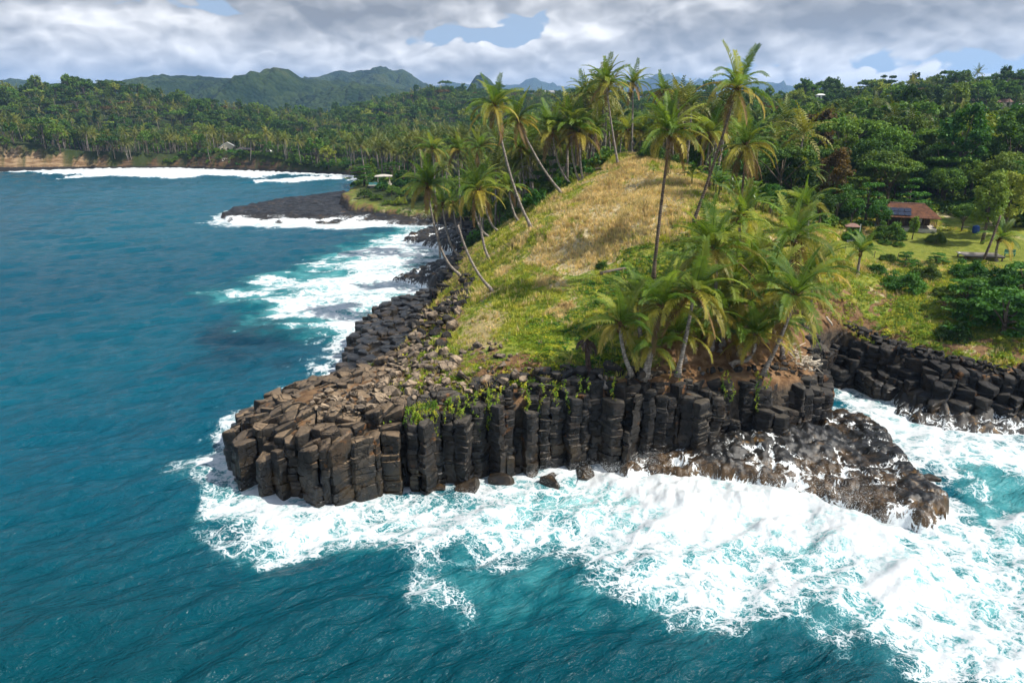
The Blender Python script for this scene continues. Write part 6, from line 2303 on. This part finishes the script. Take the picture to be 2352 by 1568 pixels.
MB().box(-0.7, 0.7, 0.22, 0.28, 0.56, 1.0).build('backrest', M_TEAL, bn)
for sx in (-0.6, 0.6): MB().box(sx - 0.04, sx + 0.04, -0.2, 0.2, -0.1, 0.42).build('leg', M_TEAL, bn)
p = Wy(2236, 552, 116); g = gz(p[0], p[1])
br_ = empty('water_tank', (p[0], p[1], g), None, 0.75, label='blue plastic water tank under the trees right of the house', cat='tank')
MB().tube([(0, 0, -0.1), (0, 0, 0.1), (0, 0, 1.3), (0, 0, 1.5), (0, 0, 1.6)], [0.7, 0.74, 0.74, 0.6, 0.3], 14).build('drum', M_BLUE, br_, True)
MB().tube([(0, 0, 1.58), (0, 0, 1.68)], [0.25, 0.22], 10).build('lid', M_BLUE, br_)
for k, (px, py, Y) in enumerate([(1938, 590, 101), (2008, 588, 101), (2062, 590, 100)]):
    p = Wy(px, py, Y); g = gz(p[0], p[1])
    MB().tube([(0, 0, -0.3), (0.04, 0, 1.1)], [0.06, 0.05], 6).build('fence_post', M_POST, None, loc=(p[0], p[1], g),
        label=['thin wooden post at the left corner of the lawn', 'thin wooden post near the young palm at the lawn edge', 'thin wooden post by the flat topped shrub'][k], cat='post', group='posts along the lawn edge')

# -- fallen logs and driftwood
def log(px0, py0, px1, py1, r, label, Y=None, mat=None):
    a = hit(px0, py0); b = hit(px1, py1)
    root = Vector(a)
    mid = (Vector(b) - root) * 0.5
    pts = [Vector((0, 0, r * 0.7)), mid * 0.6 + Vector((0, 0.05, r * 0.8)), mid * 1.4 + Vector((0.05, 0, r * 0.9)), mid * 2 + Vector((0, 0, r * 0.6))]
    return MB().tube(pts, [r * 1.1, r, r * 0.9, r * 0.6], 8).build('fallen_log', mat or M_LOGW, None, True, loc=a, label=label, cat='log')


log(1378, 632, 1452, 619, 0.22, 'grey fallen log lying in the green hollow of the hill')
log(1352, 396, 1388, 389, 0.25, 'dark fallen log on the ridge under the palm clump')
log(1893, 762, 1906, 786, 0.13, 'pale broken branch leaning at the end of the cliff', mat=M_PALE)
c0 = Vector(hit(1842, 838))
dw = empty('driftwood_pile', c0, label='tangle of bleached driftwood sticks heaped at the end of the cliff', cat='driftwood')
rs_ = np.random.RandomState(12)
for k in range(64):
    a = rs_.uniform(0, 6.28); L = rs_.uniform(0.7, 2.0); q = Vector((float(np.clip(rs_.normal(-0.1, 0.7), -1.5, 0.9)), float(np.clip(rs_.normal(0.2, 1.0), -1.0, 2.2)), 0))
    q.z = max(gz(c0.x + q.x, c0.y + q.y) - c0.z, -0.25) + rs_.uniform(0.1, 0.8)
    d = Vector((math.cos(a), math.sin(a), rs_.normal(-0.1, 0.45))).normalized()
    bend = Vector((rs_.normal(0, 0.25), rs_.normal(0, 0.25), rs_.normal(0, 0.25)))
    r0 = rs_.uniform(0.035, 0.085)
    MB().tube([q - d * L / 2, q + bend * L * 0.5, q + d * L / 2 + bend * 0.2], [r0, r0 * 0.9, r0 * 0.4], 5).build('stick', M_PALE, dw, True)

# -- pavilion on the far promontory
p = Wy(874, 424, 243)
pv = empty('seaside_pavilion', (p[0], p[1], 6.9), (0, 0, R(8)), label='open pavilion with pale flat hip roof on a stone terrace at the promontory', cat='pavilion')
mb = MB(); mb.box(-3.6, 3.4, -2.4, 3.5, -4.2, 0.0); mb.build('stone_wall', M_MASON, pv)
mb = MB(); mb.box(-4.0, 3.8, -2.8, 3.7, 0.004, 0.26); mb.build('terrace_slab', M_CONC, pv)
hip('roof', M_CONC, pv, 5.0, 4.2, 3.1, 0.55, 0.5, 0.25, loc=(1.2, 0.6, 0))
for sx in (-0.8, 3.2):
    for sy in (-0.9, 2.1): MB().box(sx - 0.12, sx + 0.12, sy - 0.12, sy + 0.12, 0.26, 3.05).build('post', M_CREAM, pv)
for k in range(4): MB().box(-3.8 + k * 1.5, -3.8 + k * 1.5 + 1.4, -2.6, -2.56, 0.35, 1.2).build('railing_panel', M_GLASSR, pv)
MB().box(2.3, 3.6, -2.6, -2.2, 0.26, 1.3).build('parapet', M_CREAM, pv)
p = Wy(862, 421, 244)
um = empty('table_set', (p[0], p[1], 7.18), label='white table with chairs on the pavilion terrace', cat='table')
MB().tube([(0, 0, 0.70), (0, 0, 0.76)], [0.6, 0.6], 12).build('tabletop', M_WHITE, um)
MB().tube([(0, 0, 0), (0, 0, 0.70)], [0.08, 0.06], 6).build('leg', M_GREY, um)


# -- houses on the far shore and hillside
def cottage(px, py, Y, w_, d_, h_, rise, rz, wall, roof, label, kind='gable', posts=False):
    p = Wy(px, py, Y)
    root = empty('cottage', (p[0], p[1], p[2] - h_ * 0.5), (0, 0, R(rz)), label=label, cat='house', group='houses round the bay and hillside')
    mb = MB()
    if kind == 'gable':
        x, y = w_ / 2, d_ / 2
        mb.add([(-x, -y, -8), (x, -y, -8), (x, y, -8), (-x, y, -8), (-x, -y, h_), (x, -y, h_), (x, y, h_), (-x, y, h_), (0, -y, h_ + rise - 0.15), (0, y, h_ + rise - 0.15)],
               [(0, 1, 5, 8, 4), (2, 3, 7, 9, 6), (1, 2, 6, 5), (3, 0, 4, 7), (4, 8, 9, 7), (8, 5, 6, 9)])
        mb.build('wall', wall, root); gable('roof', roof, root, w_, d_, h_, rise)
    else:
        mb.box(-w_ / 2, w_ / 2, -d_ / 2, d_ / 2, -8, h_ - 0.14); mb.build('wall', wall, root)
        hip('roof', roof, root, w_, d_, h_, rise, 0.5, 0.5)
    n = max(2, int(w_ / 2.6))
    for k in range(n):
        x0 = -w_ / 2 + (k + 0.5) * w_ / n
        nm = 'door' if k == n // 2 else 'window'
        MB().box(x0 - 0.45, x0 + 0.45, -d_ / 2 - 0.06, -d_ / 2 - 0.003, 0.1 if nm == 'door' else 0.9, 2.1).build(nm, M_WIN if nm == 'window' else M_WOODD, root)
    return root


T_(2040, 560, 'bush', M_LEAFS, 0.62, 'tall shrub hiding the left end of the tiled house', Y=112, group=GT, name='shrub', cat='shrub')
T_(2012, 545, 'round', M_LEAFS, 0.5, 'small leafy tree at the left end of the tiled house', Y=116, group=GT)
T_(2150, 556, 'bush', M_LEAF, 0.36, 'rounded bush in front of the right veranda post', Y=110, group=GT, name='shrub', cat='shrub')
T_(2095, 548, 'tall', M_LEAFB, 0.32, 'slender young tree in front of the solar panels', Y=112, group=GT)
T_(2205, 545, 'round', M_LEAF, 0.5, 'tree at the right end of the tiled house', Y=117, v=1, group=GT)
T_(2225, 640, 'bush', M_LEAFS, 0.6, 'broad glossy shrub left of the bare slanting trunk', dz=-0.3, group=GS, name='shrub', cat='shrub')
T_(2290, 660, 'bush', M_LEAFS, 0.62, 'broad glossy shrub right of the bare slanting trunk', v=1, dz=-0.3, group=GS, name='shrub', cat='shrub')
T_(2040, 600, 'bush', M_LEAFS, 0.30, 'low dark shrub along the lower edge of the lawn', v=1, dz=-0.3, group=GS, name='shrub', cat='shrub')
cottage(524, 343, 425, 9.5, 7, 2.4, 3.0, 20, M_CREAM, M_WHITE, 'white gabled house among the trees above the far beach')
cottage(562, 349, 418, 9.0, 6, 2.6, 1.2, 5, M_WOODD, M_SLATE, 'dark roofed house right of the white gabled one above the beach', 'hip')
cottage(620, 355, 410, 3.6, 4, 2.0, 1.6, 10, M_CREAM, M_WHITE, 'tiny white gabled hut on the far shore')
cottage(2233, 252, 330, 8.0, 5, 2.6, 1.0, -20, M_WHITE, M_GREY, 'long white walled house on the right hillside', 'hip')
cottage(2306, 241, 335, 5.5, 5, 2.4, 1.6, -30, M_CREAM, M_PINK, 'house with pale pink roof on the right hillside', 'hip')
cottage(2345, 252, 320, 6.5, 5, 3.0, 1.0, -25, M_WHITE, M_GREY, 'white house at the right edge of the hillside', 'hip')
cottage(1262, 216, 880, 22, 10, 4.0, 2.0, 0, M_WHITE, M_GREY, 'pale building on the distant ridge behind the palms', 'hip')
cottage(1884, 224, 420, 4, 4, 2.4, 0.8, -10, M_WHITE, M_WHITE, 'tiny white building high in the wood', 'hip')
p = Wy(527, 375, 412)
lk = empty('lookout_deck', (p[0], p[1], 3.4), (0, 0, R(6)), label='concrete lookout deck on tall posts at the far beach', cat='deck', )
MB().box(-3.4, 3.4, -2.2, 2.2, 1.4, 1.8).build('slab', M_CONC, lk)
for k, sx in enumerate((-1.8, 1.2)): MB().box(sx - 0.3, sx + 0.3, -1.6, -1.0, -4.0, 1.396).build('post', M_CREAM, lk)
MB().box(-3.4, 3.4, -2.2, -2.08, 2.75, 2.95).build('rail', M_CONC, lk)
for k in range(6): MB().box(-3.3 + k * 1.3, -3.15 + k * 1.3, -2.2, -2.06, 1.804, 2.746).build('baluster', M_CONC, lk)
T_(2290, 262, 'round', M_FLOWER, 0.34, 'small tree in yellow blossom on the right hillside', Y=318, lod=1, name='blossom_tree')
T_(1272, 216, 'round', M_LEAFD, 1.3, 'lone round tree on the distant ridge skyline', Y=900, lod=1)
T_(2318, 170, 'umbrella', M_LEAFD, 1.3, 'wind bent flat topped tree on the skyline at the right', Y=385, lod=1)
T_(1960, 193, 'umbrella', M_LEAFD, 0.9, 'small flat topped tree on the right skyline', Y=470, lod=1)

# -- creepers hanging down the column cliff
rs_ = np.random.RandomState(21)
pts, idx, rot, scl = [], [], [], []
cv = [creeper_mesh(950 + k, M_COVER, 9, 0.15, 0.25) for k in range(3)]
for k in range(46):
    xx = rs_.uniform(-9, 9) if k < 40 else rs_.uniform(10, 24)
    t_ = np.linspace(48, 62, 57); dd_ = sdist(LAND, np.full(57, xx), t_)
    yy = t_[np.argmax(dd_ > 0.05)]
    top = float(hill(np.array([xx]), np.array([yy + 1.5]))[0])
    L = rs_.uniform(0.3, 2.8) if rs_.rand() < 0.7 else rs_.uniform(2, 4.5)
    n = int(L / 0.16)
    for j in range(n):
        s = j / max(1, n)
        pts.append((xx + rs_.normal(0, 0.10) + 0.2 * math.sin(s * 5 + k), yy + 0.9 - 1.15 * min(1, s * 3 + 0.1) + rs_.normal(0, 0.08), top - L * s))
        idx.append(rs_.randint(3)); rot.append((rs_.uniform(0.6, 1.5), 0, rs_.normal(0, 0.5))); q = rs_.uniform(0.5, 1.0) * (1.1 - 0.6 * s); scl.append((q, q, q))
instancer('vines', pts, idx, rot, scl, cv, label='yellow green creepers hanging down the column cliff', cat='creeper')

# -- spray thrown up by the breakers: drops of white water
M_SPRAY, t_, p_, o_ = new_mat('spray_drops')
setp(t_, p_, (0.66, 0.69, 0.70), 0.5, 0.2)
mb = MB(); mb.add([(0.5, 0, -0.35), (-0.3, 0.45, -0.3), (-0.3, -0.45, -0.3), (0, 0, 0.5)], [(0, 1, 2), (0, 3, 1), (1, 3, 2), (2, 3, 0)])
DROP = [mb.mesh('drop', M_SPRAY)]
rs_ = np.random.RandomState(8)
pts = []; scl = []
def burst(px, py, n, rx, ry, hz_, s0, lean=(0, 0)):
    c = Wz(px, py, 0.4)
    for _ in range(int(n * 1.6)):
        h = hz_ * abs(rs_.normal(0, 0.45)) 
        pts.append((c[0] + rs_.normal(0, rx) + lean[0] * h, c[1] + rs_.normal(0, ry) + lean[1] * h, 0.35 + h))
        s = 0.42 * s0 * rs_.uniform(0.3, 1.8) * (1 - 0.5 * min(1, h / (hz_ + 0.01))); scl.append((s, s, s * rs_.uniform(0.8, 1.8)))
burst(1480, 1070, 1500, 1.2, 0.7, 1.7, 0.085, (0.3, 0))
burst(1390, 1085, 900, 1.4, 0.6, 1.2, 0.08)
burst(1650, 1085, 1700, 2.4, 0.7, 1.3, 0.09)
burst(1830, 1120, 2200, 2.2, 0.8, 1.9, 0.085, (0.4, 0.2))
burst(1960, 1160, 2600, 1.7, 0.8, 2.0, 0.08, (0.5, 0.2))
burst(2050, 1200, 1600, 1.1, 0.7, 1.6, 0.075, (0.4, 0))
burst(1250, 1095, 700, 1.0, 0.6, 1.0, 0.07)
burst(1100, 1140, 600, 1.5, 0.6, 0.7, 0.07)
burst(590, 1090, 600, 1.0, 1.0, 0.7, 0.07)
burst(990, 508, 500, 1.8, 1.5, 3.0, 0.25)
burst(545, 508, 500, 3.0, 1.2, 1.6, 0.22)
burst(800, 520, 500, 12, 1.0, 1.0, 0.2)
instancer('spray', pts, [0] * len(pts), rs_.uniform(0, 6.28, (len(pts), 3)), scl, DROP, label='white spray thrown up by waves breaking on the rocks', cat='spray')

# ------------------------------------------------------------------ air
hz = bpy.data.materials.new('haze')
hz.use_nodes = True
ht = NT(hz.node_tree)
ho = ht.n('ShaderNodeOutputMaterial')
hv = ht.n('ShaderNodeVolumePrincipled')
hv.inputs['Color'].default_value = (0.36, 0.60, 1.0, 1)
hv.inputs['Density'].default_value = 1.15e-4
hv.inputs['Anisotropy'].default_value = 0.1
ht.t.links.new(hv.outputs[0], ho.inputs['Volume'])
mb = MB(); mb.box(-9800, 9800, -400, 9800, -6, 480)
mb.build('haze', hz, None, kind='stuff', label='thin blue haze lying over the far hills', cat='haze')
